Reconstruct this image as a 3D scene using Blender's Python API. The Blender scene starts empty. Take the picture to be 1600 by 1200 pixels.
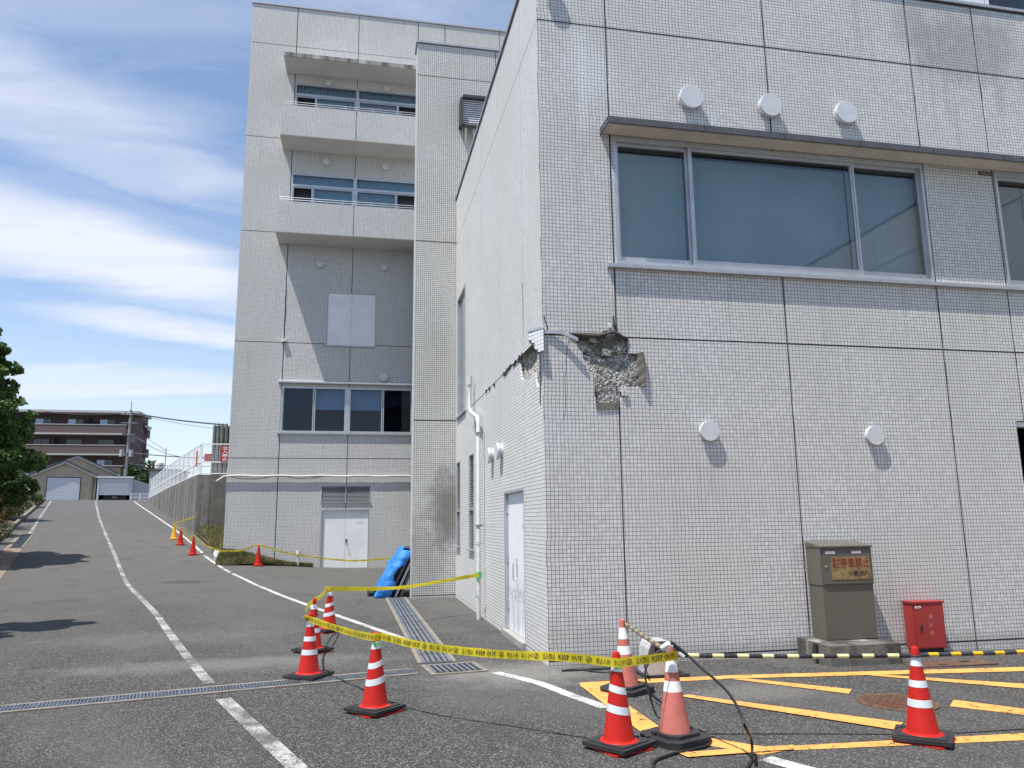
import bpy, math, random
import numpy as np
from mathutils import Vector, Matrix, noise
from mathutils.geometry import tessellate_polygon

# ------------------------------------------------------------------ camera, sky, sun, exposure
SC = bpy.context.scene
COL = SC.collection
CAMH = 1.70
FPX = 1189.9                       # focal length in pixels of a 1600 px wide frame
YAW, PIT, ROL = 0.200687, 0.178514, -0.011043

def cam_axes():
    cy, sy, cp, sp = math.cos(YAW), math.sin(YAW), math.cos(PIT), math.sin(PIT)
    fw = Vector((sy * cp, cy * cp, sp)); r0 = Vector((cy, -sy, 0)); u0 = r0.cross(fw)
    r = math.cos(ROL) * r0 + math.sin(ROL) * u0
    u = -math.sin(ROL) * r0 + math.cos(ROL) * u0
    return r, u, fw
CR, CU, CF = cam_axes()
camd = bpy.data.cameras.new('camera'); cam = bpy.data.objects.new('camera', camd); COL.objects.link(cam)
M = Matrix((CR, CU, -CF)).transposed().to_4x4(); M.translation = (0, 0, CAMH)
cam.matrix_world = M
camd.sensor_width = 36; camd.lens = 36 * FPX / 1600; camd.clip_end = 3000; camd.clip_start = 0.05
SC.camera = cam

SUN = Vector((-0.35, -0.20, 1.0)).normalized()
EL = math.asin(SUN.z)
world = bpy.data.worlds.new('World'); SC.world = world; world.use_nodes = True
wn = world.node_tree; wn.nodes.clear()
def N(nt, t, **kw):
    n = nt.nodes.new(t)
    for k, v in kw.items(): setattr(n, k, v)
    return n
def build_world():
    L = wn.links.new
    out = N(wn, 'ShaderNodeOutputWorld'); bg = N(wn, 'ShaderNodeBackground'); bg.inputs['Strength'].default_value = 0.12
    sky = N(wn, 'ShaderNodeTexSky'); sky.sky_type = 'NISHITA'; sky.sun_disc = False
    sky.sun_elevation = EL; sky.sun_rotation = math.atan2(SUN.x, SUN.y)
    sky.air_density = 1.0; sky.dust_density = 0.25; sky.ozone_density = 3.2; sky.altitude = 50
    tc = N(wn, 'ShaderNodeTexCoord'); sp = N(wn, 'ShaderNodeSeparateXYZ'); L(tc.outputs['Generated'], sp.inputs[0])
    def mth(op, a, b=None, clamp=False):
        m = N(wn, 'ShaderNodeMath', operation=op); m.use_clamp = clamp
        for i, x in enumerate((a, b)):
            if x is None: continue
            if isinstance(x, (int, float)): m.inputs[i].default_value = x
            else: L(x, m.inputs[i])
        return m.outputs[0]
    # direction projected to a cloud sheet high above
    zz = mth('ADD', mth('MAXIMUM', sp.outputs['Z'], 0.0), 0.16)
    px = mth('DIVIDE', sp.outputs['X'], zz); py = mth('DIVIDE', sp.outputs['Y'], zz)
    cb = N(wn, 'ShaderNodeCombineXYZ'); L(px, cb.inputs[0]); L(py, cb.inputs[1])
    mp = N(wn, 'ShaderNodeMapping'); mp.inputs['Rotation'].default_value = (0, 0, math.radians(CLOUD_ROT)); mp.inputs['Scale'].default_value = CLOUD_SCALE
    mp.inputs['Location'].default_value = CLOUD_LOC
    L(cb.outputs[0], mp.inputs[0])
    n1 = N(wn, 'ShaderNodeTexNoise'); n1.inputs['Scale'].default_value = 1.0; n1.inputs['Detail'].default_value = 9; n1.inputs['Roughness'].default_value = 0.52; n1.inputs['Distortion'].default_value = 0.55
    L(mp.outputs[0], n1.inputs['Vector'])
    mp2 = N(wn, 'ShaderNodeMapping'); mp2.inputs['Rotation'].default_value = (0, 0, math.radians(CLOUD_ROT + 25)); mp2.inputs['Scale'].default_value = (1.8, 5.0, 1)
    L(cb.outputs[0], mp2.inputs[0])
    n2 = N(wn, 'ShaderNodeTexNoise'); n2.inputs['Scale'].default_value = 1.0; n2.inputs['Detail'].default_value = 10; n2.inputs['Roughness'].default_value = 0.62; n2.inputs['Distortion'].default_value = 0.9
    L(mp2.outputs[0], n2.inputs['Vector'])
    a = N(wn, 'ShaderNodeMapRange'); a.interpolation_type = 'SMOOTHSTEP'
    L(n1.outputs['Fac'], a.inputs['Value']); a.inputs['From Min'].default_value = CL_A0; a.inputs['From Max'].default_value = CL_A1
    b = N(wn, 'ShaderNodeMapRange'); b.interpolation_type = 'SMOOTHSTEP'
    L(n2.outputs['Fac'], b.inputs['Value']); b.inputs['From Min'].default_value = 0.40; b.inputs['From Max'].default_value = 0.75
    # cloud banks: soft elongated bodies on the cloud sheet whose edges the noise tears open
    def bank_(cx, cy, ang, rl, rw_, amt):
        m = N(wn, 'ShaderNodeMapping', vector_type='TEXTURE'); m.inputs['Location'].default_value = (cx, cy, 0); m.inputs['Rotation'].default_value = (0, 0, math.radians(ang)); m.inputs['Scale'].default_value = (rl, rw_, 1)
        ad = N(wn, 'ShaderNodeVectorMath', operation='ADD'); L(cb.outputs[0], ad.inputs[0])
        sc = N(wn, 'ShaderNodeVectorMath', operation='SCALE'); sb = N(wn, 'ShaderNodeVectorMath', operation='SUBTRACT'); L(n1.outputs['Color'], sb.inputs[0]); sb.inputs[1].default_value = (.5, .5, .5)
        L(sb.outputs[0], sc.inputs[0]); sc.inputs['Scale'].default_value = .45; L(sc.outputs[0], ad.inputs[1]); L(ad.outputs[0], m.inputs[0])
        ln = N(wn, 'ShaderNodeVectorMath', operation='LENGTH'); L(m.outputs[0], ln.inputs[0])
        r = N(wn, 'ShaderNodeMapRange'); r.interpolation_type = 'SMOOTHERSTEP'; L(ln.outputs['Value'], r.inputs['Value']); r.inputs['From Min'].default_value = 1.25; r.inputs['From Max'].default_value = .25; r.inputs['To Max'].default_value = amt
        return r.outputs[0]
    banks = None
    for q in BANKS:
        v = bank_(*q); banks = v if banks is None else mth('MAXIMUM', banks, v)
    tear = mth('ADD', mth('MULTIPLY', b.outputs[0], .35), .72)
    banks = mth('MULTIPLY', banks, tear, clamp=True)
    wisps = mth('MULTIPLY', b.outputs[0], 0.45)
    dens = mth('ADD', mth('MULTIPLY', a.outputs[0], 0.30), mth('MULTIPLY', wisps, 0.45), clamp=True)
    dens = mth('MAXIMUM', dens, banks)
    # a thin milky veil towards the horizon
    veil = N(wn, 'ShaderNodeMapRange'); L(sp.outputs['Z'], veil.inputs['Value'])
    veil.inputs['From Min'].default_value = 0.0; veil.inputs['From Max'].default_value = 0.34
    veil.inputs['To Min'].default_value = 0.62; veil.inputs['To Max'].default_value = 0.06
    veil.interpolation_type = 'SMOOTHSTEP'
    dens = mth('MAXIMUM', dens, veil.outputs[0])
    dens = mth('MINIMUM', dens, 0.93)
    mix = N(wn, 'ShaderNodeMix', data_type='RGBA'); L(dens, mix.inputs['Factor'])
    L(sky.outputs[0], mix.inputs[6]); mix.inputs[7].default_value = CLOUD_COL
    L(mix.outputs[2], bg.inputs['Color']); L(bg.outputs[0], out.inputs[0])
CLOUD_ROT, CLOUD_SCALE, CLOUD_LOC = -30.0, (1.1, 2.6, 1), (0.35, 0.55, 0)
CL_A0, CL_A1 = 0.42, 0.70
BANKS = [(-.68, 1.93, 33, .70, .31, 1.15), (-.45, 2.45, 14, .60, .16, .9), (-.60, 1.34, 42, .40, .20, .62), (-.42, 1.60, 28, .34, .10, .55), (-.80, 2.95, 5, .9, .26, .9),
         (2.2, -1.0, 60, 1.0, .25, .8), (-1.8, -1.4, 20, .9, .3, .7), (.6, -2.0, 100, .8, .25, .7), (-2.4, .4, 80, .9, .25, .8), (2.6, 1.2, 120, .9, .3, .6)]
CLOUD_COL = (5.0, 5.25, 5.8, 1)
build_world()
sd = bpy.data.lights.new('sun', 'SUN'); sd.energy = 4.4; sd.angle = math.radians(0.53); sd.color = (1.0, 0.955, 0.89)
so = bpy.data.objects.new('sun', sd); COL.objects.link(so); so.rotation_euler = SUN.to_track_quat('Z', 'Y').to_euler(); so.location = (0, 0, 60)
SC.view_settings.view_transform = 'Standard'; SC.view_settings.look = 'None'
SC.view_settings.exposure = 0.60; SC.view_settings.gamma = 1.0
SC.view_settings.use_curve_mapping = False
SC.render.engine = 'CYCLES'
SC.cycles.max_bounces = 8; SC.cycles.transparent_max_bounces = 12; SC.cycles.use_denoising = True

# ------------------------------------------------------------------ measuring helpers
def ray(px, py): return CF * FPX + CR * (px - 800) - CU * (py - 600)
O = Vector((0, 0, CAMH))
def atY(px, py, Y): d = ray(px, py); return O + d * (Y / d.y)
def atX(px, py, X): d = ray(px, py); return O + d * (X / d.x)
def atZ(px, py, Z): d = ray(px, py); return O + d * ((Z - CAMH) / d.z)

# road frame: s runs up the road, t to the right of it
D2 = Vector((-0.2907, 0.9568)); N2 = Vector((0.9568, 0.2907))
def xy(s, t): v = D2 * s + N2 * t; return v.x, v.y
def st(x, y): return x * D2.x + y * D2.y, x * N2.x + y * N2.y
def sm(a, b, x):
    t = min(1, max(0, (x - a) / (b - a))); return t * t * (3 - 2 * t)
def ramp(s):
    s0, k, R = 25.0, .088, 2.0
    z = 0 if s < s0 - R else (k * (s - s0 + R) ** 2 / (4 * R) if s < s0 + R else k * (s - s0))
    e = 65.0
    if s > e:
        q = s - e; L = 4.0
        z = k * (e - s0) + (k * (q - q * q / (2 * L)) if q < L else k * L / 2)
    return z
def gz(x, y):
    s, t = st(x, y)
    z = ramp(s) * (1 - .7 * sm(4., 8.5, t))
    if x > 3.3: z -= .011 * min(x - 3.3, 12) * (1 - sm(12, 18, y))
    if t < -5: z += 0
    return z
def onG(px, py, off=0.0):
    d = ray(px, py).normalized(); lo = 0.0; k = 1.0
    while k < 400:
        P = O + d * k
        if P.z - gz(P.x, P.y) - off < 0: break
        lo = k; k += 0.25
    hi = k
    for _ in range(30):
        m = (lo + hi) / 2; P = O + d * m
        if P.z - gz(P.x, P.y) - off < 0: hi = m
        else: lo = m
    return O + d * hi

# ------------------------------------------------------------------ materials
MATS = {}
class NT:
    def __init__(self, name):
        self.m = bpy.data.materials.new(name); self.m.use_nodes = True
        self.t = self.m.node_tree; self.t.nodes.clear()
        self.out = N(self.t, 'ShaderNodeOutputMaterial')
        self.p = N(self.t, 'ShaderNodeBsdfPrincipled'); self.L(self.p.outputs[0], self.out.inputs[0])
        MATS[name] = self.m
    def L(self, a, b): self.t.links.new(a, b)
    def n(self, t, **kw): return N(self.t, t, **kw)
    def math(self, op, a, b=None, c=None, clamp=False):
        m = self.n('ShaderNodeMath', operation=op); m.use_clamp = clamp
        for i, x in enumerate((a, b, c)):
            if x is None: continue
            if isinstance(x, (int, float)): m.inputs[i].default_value = x
            else: self.L(x, m.inputs[i])
        return m.outputs[0]
    def pos(self):
        g = self.n('ShaderNodeNewGeometry'); return g.outputs['Position']
    def noise(self, vec, scale, detail=4, rough=.5, dist=0, dim='3D'):
        x = self.n('ShaderNodeTexNoise'); x.inputs['Scale'].default_value = scale; x.inputs['Detail'].default_value = detail
        x.inputs['Roughness'].default_value = rough; x.inputs['Distortion'].default_value = dist
        if vec is not None: self.L(vec, x.inputs['Vector'])
        return x.outputs['Fac']
    def mapv(self, vec, scale=(1, 1, 1), loc=(0, 0, 0), rot=(0, 0, 0)):
        m = self.n('ShaderNodeMapping'); m.inputs['Scale'].default_value = scale; m.inputs['Location'].default_value = loc; m.inputs['Rotation'].default_value = rot
        self.L(vec, m.inputs[0]); return m.outputs[0]
    def mr(self, v, a, b, c=0., d=1., smooth=True):
        m = self.n('ShaderNodeMapRange'); m.interpolation_type = 'SMOOTHSTEP' if smooth else 'LINEAR'
        self.L(v, m.inputs['Value']); m.inputs['From Min'].default_value = a; m.inputs['From Max'].default_value = b
        m.inputs['To Min'].default_value = c; m.inputs['To Max'].default_value = d
        return m.outputs[0]
    def mix(self, f, a, b, mode='MIX'):
        m = self.n('ShaderNodeMix', data_type='RGBA', blend_type=mode)
        for i, x in ((0, f), (6, a), (7, b)):
            if isinstance(x, (int, float)): m.inputs[i].default_value = x
            elif isinstance(x, tuple): m.inputs[i].default_value = (*x[:3], 1)
            else: self.L(x, m.inputs[i])
        return m.outputs[2]
    def bump(self, h, dist=.01, strength=1.0, nrm=None):
        b = self.n('ShaderNodeBump'); b.inputs['Distance'].default_value = dist; b.inputs['Strength'].default_value = strength
        self.L(h, b.inputs['Height'])
        if nrm is not None: self.L(nrm, b.inputs['Normal'])
        self.L(b.outputs[0], self.p.inputs['Normal']); return b.outputs[0]
    def set(self, rough=.5, metal=0, spec=.5):
        self.p.inputs['Roughness'].default_value = rough; self.p.inputs['Metallic'].default_value = metal
        self.p.inputs['Specular IOR Level'].default_value = spec
    def color(self, c):
        if isinstance(c, tuple): self.p.inputs['Base Color'].default_value = (*c[:3], 1)
        else: self.L(c, self.p.inputs['Base Color'])

def simple(name, col, rough=.5, metal=0, var=.12, scale=6, bump=0, bscale=80, spec=.5, dirt=None, dscale=2.5, dlo=.5, dhi=.75, local=False):
    """plain material with mottled colour and faint relief"""
    k = NT(name); k.set(rough, metal, spec)
    P = k.pos() if not local else k.n('ShaderNodeTexCoord').outputs['Object']
    f = k.noise(P, scale, 6, .6)
    lo = tuple(max(0, c * (1 - var)) for c in col); hi = tuple(min(1, c * (1 + var)) for c in col)
    c = k.mix(k.mr(f, .3, .7), lo, hi)
    if dirt:
        g = k.noise(P, dscale, 8, .65, .4); c = k.mix(k.mr(g, dlo, dhi), c, dirt)
    k.color(c)
    r = k.noise(P, scale * 3, 3); k.L(k.mr(r, 0, 1, max(.02, rough - .08), min(1, rough + .1)), k.p.inputs['Roughness'])
    if bump: k.bump(k.noise(P, bscale, 4, .6), bump)
    return k.m

def tile_mat(name, axis, jitter=1., grout=.09, tile=(.665, .65, .635), gw=.108, vgw=.108, streak=.32, stain=None, vgrout=None):
    """45 mm mosaic tiles on a 50 mm grid, joints recessed by bump, each tile its own shade, weather streaks"""
    k = NT(name); k.set(.42, 0, .35)
    P = k.pos(); s = k.n('ShaderNodeSeparateXYZ'); k.L(P, s.inputs[0])
    U = s.outputs['X'] if axis == 'x' else s.outputs['Y']
    V = k.math('DIVIDE', k.math('ADD', s.outputs['Z'], 10 - .06), .05)
    rowg = k.math('FLOOR', V)
    wn_ = k.n('ShaderNodeTexWhiteNoise', noise_dimensions='1D'); k.L(rowg, wn_.inputs['W'])
    sheet = k.math('FLOOR', k.math('DIVIDE', V, 6.0))
    wn2 = k.n('ShaderNodeTexWhiteNoise', noise_dimensions='1D'); k.L(sheet, wn2.inputs['W'])
    jit = k.math('ADD', k.math('MULTIPLY', wn_.outputs['Value'], .05 * jitter), k.math('MULTIPLY', wn2.outputs['Value'], .25 * jitter))
    warp = k.math('MULTIPLY', k.noise(P, 1.3, 2), .30 * jitter)
    UU = k.math('ADD', k.math('ADD', k.math('DIVIDE', k.math('ADD', U, 50.), .05), jit), warp)
    fu = k.math('FRACT', UU); fv = k.math('FRACT', k.math('ADD', V, k.math('MULTIPLY', k.noise(P, 2.1, 2), .06 * jitter)))
    du = k.math('ABSOLUTE', k.math('SUBTRACT', fu, .5)); dv = k.math('ABSOLUTE', k.math('SUBTRACT', fv, .5))
    mu = k.mr(du, .5 - vgw * .5 - .02, .5 - vgw * .5 + .02); mv = k.mr(dv, .5 - gw * .5 - .02, .5 - gw * .5 + .02)
    joint = k.math('MAXIMUM', mu, mv)
    cb = k.n('ShaderNodeCombineXYZ'); k.L(k.math('FLOOR', UU), cb.inputs[0]); k.L(rowg, cb.inputs[1])
    wt = k.n('ShaderNodeTexWhiteNoise', noise_dimensions='3D'); k.L(cb.outputs[0], wt.inputs['Vector'])
    base = k.mix(wt.outputs['Value'], tuple(c * .90 for c in tile), tuple(min(1, c * 1.10) for c in tile))
    base = k.mix(k.mr(k.noise(P, .55, 5, .6), .35, .7), base, tuple(c * f for c, f in zip(tile, (.93, .93, .90))), 'MIX')
    # vertical weathering: pale and grey runs
    sv = k.mapv(P, (7, 7, .35)); st1 = k.noise(sv, 1, 7, .65)
    mask = k.noise(P, .5, 3)
    runs = k.math('MULTIPLY', k.mr(st1, .52, .75), k.mr(mask, .45, .65))
    base = k.mix(k.math('MULTIPLY', runs, streak), base, (.30, .30, .28))
    lime = k.math('MULTIPLY', k.mr(k.noise(k.mapv(P, (9, 9, .8), (3.3, 1, 0)), 1, 6, .6), .58, .72), k.mr(k.noise(k.mapv(P, (1, 1, 1), (7, 3, 2)), .7, 2), .55, .68))
    base = k.mix(k.math('MULTIPLY', lime, .6), base, (.78, .79, .80))
    if stain:
        for (cx, cy, cz, rx, rz, col, amt) in stain:
            v = k.mapv(P, (1 / rx, 1 / rx, 1 / rz), (-cx / rx, -cy / rx, -cz / rz))
            ln = k.n('ShaderNodeVectorMath', operation='LENGTH'); k.L(v, ln.inputs[0])
            e = k.math('ADD', ln.outputs['Value'], k.math('MULTIPLY', k.math('SUBTRACT', k.noise(P, 3.2, 6, .65), .5), 1.5))
            base = k.mix(k.math('MULTIPLY', k.mr(e, 1.15, .25), amt), base, col)
    g = (grout, grout, grout * 1.03)
    gm = k.mix(k.mr(k.noise(P, .9, 3), .35, .65), tuple(c * .8 for c in g), tuple(c * 1.25 for c in g))
    if vgrout: 
        only_v = k.math('MULTIPLY', mu, k.math('SUBTRACT', 1.0, mv)); gm = k.mix(only_v, gm, vgrout)
    k.color(k.mix(joint, base, gm))
    k.L(k.math('ADD', k.math('MULTIPLY', joint, .4), .40), k.p.inputs['Roughness'])
    h = k.math('ADD', k.math('SUBTRACT', 1.0, joint), k.math('MULTIPLY', wt.outputs['Value'], .12))
    k.bump(h, .003, .7)
    return k.m

tile_front = tile_mat('tile_front', 'x', stain=[(3.0, 9.2, 7.9, .55, .6, (.80, .81, .82), .55), (9.3, 9.2, 9.0, 1.3, .9, (.30, .30, .27), .6), (8.3, 9.2, 9.2, .5, .8, (.36, .36, .33), .45), (2.6, 9.2, .3, 1.1, .25, (.50, .49, .44), .5), (6.0, 9.2, .05, 9.0, .16, (.33, .31, .27), .5)] + [(x_, 9.2, z_, r_, h_, (.40, .39, .37), a_ * .65) for x_, z_, r_, h_, a_ in ((3.45, 4.5, .05, .8, .4), (4.9, 4.6, .04, .6, .35), (6.3, 4.4, .06, .9, .35), (7.6, 4.6, .05, .7, .4), (8.9, 4.5, .05, .8, .4), (4.49, 2.35, .05, .6, .35), (6.91, 2.3, .05, .6, .35), (5.7, 7.2, .06, .4, .4), (8.75, 8.6, .10, 1.3, .5), (9.7, 8.7, .12, 1.3, .5), (7.3, 9.2, .10, .7, .4))] + [(2.9, 9.2, 7.6, .10, .8, (.80, .81, .82), .6), (7.0, 9.2, .55, .9, .5, (.48, .46, .42), .45)])
tile_side = tile_mat('tile_side', 'y', jitter=0, tile=(.70, .69, .67), gw=.125, vgw=.05, vgrout=(.36, .36, .35), grout=.11)
tile_pier = tile_mat('tile_pier', 'x', jitter=.1, tile=(.67, .66, .63), gw=.14, vgw=.15, grout=.07, stain=[(2.1, 17.95, 2.0, .55, 1.1, (.20, .18, .16), .75), (1.8, 17.95, 5.2, .8, 1.3, (.62, .60, .52), .5), (1.5, 17.95, .8, .8, 1.3, (.30, .29, .27), .5)])
tile_tower = tile_mat('tile_tower', 'x', jitter=0, tile=(.68, .67, .65), grout=.10, gw=.12, vgw=.12, streak=.22)

white_tile = simple('bare_white_tile', (.78, .79, .80), .35, var=.06)
def asphalt():
    k = NT('asphalt'); k.set(.88, 0, .3)
    P = k.pos()
    v = k.n('ShaderNodeTexVoronoi'); v.inputs['Scale'].default_value = 95; k.L(P, v.inputs['Vector'])
    vc = k.n('ShaderNodeSeparateColor'); k.L(v.outputs['Color'], vc.inputs[0])
    agg = k.mr(vc.outputs[0], .70, 1.0, smooth=False)
    n1 = k.noise(P, 160, 3, .7)
    base = k.mix(k.mr(n1, .3, .7), (.022, .022, .022), (.062, .061, .059))
    base = k.mix(k.math('MULTIPLY', agg, .68), base, (.30, .29, .27))
    # the carriageway turns paler up the slope, the apron in front stays darker
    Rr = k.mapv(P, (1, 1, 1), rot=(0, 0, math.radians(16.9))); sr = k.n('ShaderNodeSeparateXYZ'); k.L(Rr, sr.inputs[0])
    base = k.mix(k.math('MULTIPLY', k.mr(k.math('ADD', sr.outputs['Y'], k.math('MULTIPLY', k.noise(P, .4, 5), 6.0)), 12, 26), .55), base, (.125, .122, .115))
    # wear: broad pale and dark patches, stretched along the road
    R = k.mapv(P, (1, 1, 1), rot=(0, 0, math.radians(-16.9)))
    big = k.noise(k.mapv(R, (.55, .22, 1)), 1, 6, .6)
    base = k.mix(k.mr(big, .43, .66, 0, .55), base, (.105, .102, .096))
    mid = k.noise(k.mapv(R, (1.3, .8, 1), (4, 4, 0)), 1, 7, .65)
    base = k.mix(k.mr(mid, .50, .72, 0, .35), base, (.032, .032, .033))
    # pale dust that lies on the apron in front of the damaged corner and by the middle cones
    for (cx, cy, rx, ry, amt) in ((1.9, 8.9, 1.1, .8, .55), (-1.6, 10.4, 2.4, .55, .32), (3.9, 7.4, 1.0, .45, .28), (-3.0, 13.0, 2.5, 1.0, .14)):
        w = k.mapv(P, (1 / rx, 1 / ry, 0), (-cx / rx, -cy / ry, 0)); ln = k.n('ShaderNodeVectorMath', operation='LENGTH'); k.L(w, ln.inputs[0])
        e = k.math('ADD', ln.outputs['Value'], k.math('MULTIPLY', k.math('SUBTRACT', k.noise(P, 2.4, 8, .7), .5), 1.6))
        base = k.mix(k.math('MULTIPLY', k.mr(e, 1.2, .2), amt), base, (.26, .25, .23))
    for (cx, cy, rx, ry, amt) in ((-4.9, 24.6, .9, .5, .55), (-2.3, 6.4, .5, .35, .3), (1.2, 6.6, .35, .5, .3), (-6.5, 20.0, .6, .5, .3)):
        w = k.mapv(P, (1 / rx, 1 / ry, 0), (-cx / rx, -cy / ry, 0)); ln = k.n('ShaderNodeVectorMath', operation='LENGTH'); k.L(w, ln.inputs[0])
        e = k.math('ADD', ln.outputs['Value'], k.math('MULTIPLY', k.math('SUBTRACT', k.noise(P, 4., 6, .7), .5), 1.2)); base = k.mix(k.math('MULTIPLY', k.mr(e, 1.1, .3), amt), base, (.03, .03, .03))
    # fine random cracks
    cr = k.n('ShaderNodeTexVoronoi', feature='DISTANCE_TO_EDGE'); cr.inputs['Scale'].default_value = .33
    wv = k.n('ShaderNodeVectorMath', operation='ADD'); k.L(P, wv.inputs[0])
    nz = k.n('ShaderNodeTexNoise'); nz.inputs['Scale'].default_value = 1.7; nz.inputs['Detail'].default_value = 8; k.L(P, nz.inputs['Vector'])
    sc = k.n('ShaderNodeVectorMath', operation='SCALE'); k.L(nz.outputs['Color'], sc.inputs[0]); sc.inputs['Scale'].default_value = .9; k.L(sc.outputs[0], wv.inputs[1])
    k.L(wv.outputs[0], cr.inputs['Vector'])
    crack = k.math('MULTIPLY', k.mr(cr.outputs['Distance'], .004, .0, 0, 1), k.mr(k.noise(P, .35, 2), .50, .60))
    base = k.mix(k.math('MULTIPLY', crack, .7), base, (.02, .02, .02))
    k.color(base)
    h = k.math('ADD', k.math('MULTIPLY', v.outputs['Distance'], -1.0), k.math('MULTIPLY', n1, .5))
    k.bump(h, .006, .8)
    return k.m
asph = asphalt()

def paint(name, col, wear=.5, wcol=(.09, .09, .088)):
    k = NT(name); k.set(.7, 0, .3); P = k.pos()
    v = k.noise(P, 130, 3, .7); big = k.noise(P, 1.8, 6, .7)
    worn = k.mr(k.math('ADD', k.math('MULTIPLY', v, .55), k.math('MULTIPLY', big, .45)), wear, wear + .05)
    cr = k.n('ShaderNodeTexVoronoi', feature='DISTANCE_TO_EDGE'); cr.inputs['Scale'].default_value = 9
    nz = k.n('ShaderNodeTexNoise'); nz.inputs['Scale'].default_value = 12; k.L(P, nz.inputs['Vector'])
    wv = k.n('ShaderNodeVectorMath', operation='ADD'); k.L(P, wv.inputs[0])
    sc = k.n('ShaderNodeVectorMath', operation='SCALE'); k.L(nz.outputs['Color'], sc.inputs[0]); sc.inputs['Scale'].default_value = .12; k.L(sc.outputs[0], wv.inputs[1]); k.L(wv.outputs[0], cr.inputs['Vector'])
    crack = k.math('MULTIPLY', k.mr(cr.outputs['Distance'], .05, .015), k.mr(k.noise(P, 3.0, 3), .5, .58))
    worn = k.math('MAXIMUM', worn, crack)
    c = k.mix(k.mr(k.noise(P, 5, 5), .3, .7), tuple(x * .86 for x in col), col)
    k.color(k.mix(worn, c, wcol)); k.bump(v, .003, .5)
    return k.m
white_paint = paint('white_road_paint', (.56, .56, .54), .515)
white_worn = paint('worn_white_road_paint', (.46, .46, .44), .47)
yellow_paint = paint('yellow_road_paint', (.80, .375, .10), .575, (.10, .075, .04))

def concrete(name, col=(.33, .32, .30), streaks=0.0, dark=(.10, .095, .085), bump=.01, scale=1.):
    k = NT(name); k.set(.9, 0, .25); P = k.pos()
    n1 = k.noise(P, 2.2 * scale, 9, .65); n2 = k.noise(P, 45 * scale, 4, .6)
    c = k.mix(k.mr(n1, .3, .72), tuple(x * .75 for x in col), tuple(x * 1.18 for x in col))
    c = k.mix(k.mr(n2, .55, .8, 0, .4), c, tuple(x * .55 for x in col))
    if streaks:
        sv = k.noise(k.mapv(P, (2.2, 2.2, .10)), 1, 8, .6)
        c = k.mix(k.mr(sv, .40, .60, 0, streaks), c, dark)
        sv2 = k.noise(k.mapv(P, (3.1, 3.1, .12), (5, 0, 0)), 1, 6, .6)
        c = k.mix(k.mr(sv2, .56, .68, 0, streaks * .8), c, (.52, .50, .46))
    k.color(c); k.bump(k.math('ADD', n2, k.math('MULTIPLY', n1, .6)), bump, .7)
    return k.m
conc = concrete('concrete'); conc_wall = concrete('retaining_concrete', (.21, .20, .18), .55, (.07, .065, .058))
conc_plinth = concrete('plinth_concrete', (.17, .16, .145), .8, (.04, .038, .034), .02)
conc_soffit = simple('soffit_paint', (.62, .60, .57), .85, var=.05, scale=1.2)
conc_edge = concrete('drain_kerb_concrete', (.235, .21, .17), 0, bump=.006, scale=3)
brown_gutter = concrete('gutter_concrete', (.24, .19, .15), 0, bump=.01, scale=2)

def rubble():
    k = NT('broken_concrete'); k.set(.95, 0, .2); P = k.pos()
    v = k.n('ShaderNodeTexVoronoi'); v.inputs['Scale'].default_value = 42; k.L(P, v.inputs['Vector'])
    sc = k.n('ShaderNodeSeparateColor'); k.L(v.outputs['Color'], sc.inputs[0])
    c = k.mix(k.mr(sc.outputs[0], .1, .9, smooth=False), (.20, .195, .18), (.72, .70, .65))
    n1 = k.noise(P, 5, 6, .7); c = k.mix(k.mr(n1, .45, .7, 0, .6), c, (.28, .25, .20))
    c = k.mix(k.mr(k.noise(P, 7, 4, .6, 0), .60, .70, 0, .5), c, (.30, .18, .11))
    k.color(c); k.bump(k.math('ADD', k.math('MULTIPLY', v.outputs['Distance'], -1), k.noise(P, 120, 3)), .02, 1.)
    return k.m
rub = rubble()

joint_m = simple('joint_sealant', (.062, .065, .072), .8, var=.25)
back_m = simple('wall_backing', (.10, .10, .105), .9)
alu = simple('aluminium_frame', (.50, .515, .53), .38, .55, var=.08, scale=3)
alu_matt = simple('anodised_frame', (.42, .43, .45), .45, .35, var=.08)
flash = simple('roof_flashing', (.085, .088, .10), .55, .0, var=.15)
beige_soffit = simple('canopy_soffit', (.66, .59, .50), .6, var=.1, scale=2)
vent_m = simple('vent_cap_metal', (.60, .615, .63), .5, .0, var=.06)
dark_m = simple('dark_gap', (.02, .02, .022), .8)
white_door = simple('white_door_paint', (.80, .80, .80), .42, var=.05, scale=1.5, dirt=(.30, .24, .20), dscale=1.6, dlo=.66, dhi=.80)
def stained_door():
    k = NT('stained_white_door'); k.set(.45, 0, .4); P = k.pos(); s = k.n('ShaderNodeSeparateXYZ'); k.L(P, s.inputs[0])
    runs = k.noise(k.mapv(P, (26, 26, .9)), 1, 6, .7); low = k.mr(s.outputs['Z'], 1.25, .35)
    band = k.math('MULTIPLY', k.mr(k.noise(k.mapv(P, (40, 40, 14)), 1, 5, .7), .50, .60), k.math('MULTIPLY', k.mr(s.outputs['Z'], .52, .58), k.mr(s.outputs['Z'], .76, .68)))
    c = k.mix(k.math('MULTIPLY', k.mr(runs, .46, .64), low), (.80, .81, .82), (.40, .41, .42))
    c = k.mix(k.math('MULTIPLY', band, .75), c, (.20, .15, .12)); k.color(c); return k.m
door_st = stained_door()
pvc = simple('grey_pvc_pipe', (.58, .58, .56), .45, var=.06)
steel = simple('galvanised_steel', (.30, .33, .38), .42, .75, var=.2, scale=12, dirt=(.12, .10, .08), dscale=4)
rust = simple('rusty_iron', (.13, .075, .05), .75, .3, var=.3, scale=14, bump=.004, dirt=(.16, .05, .03), dscale=5, dlo=.45, dhi=.7)
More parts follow.
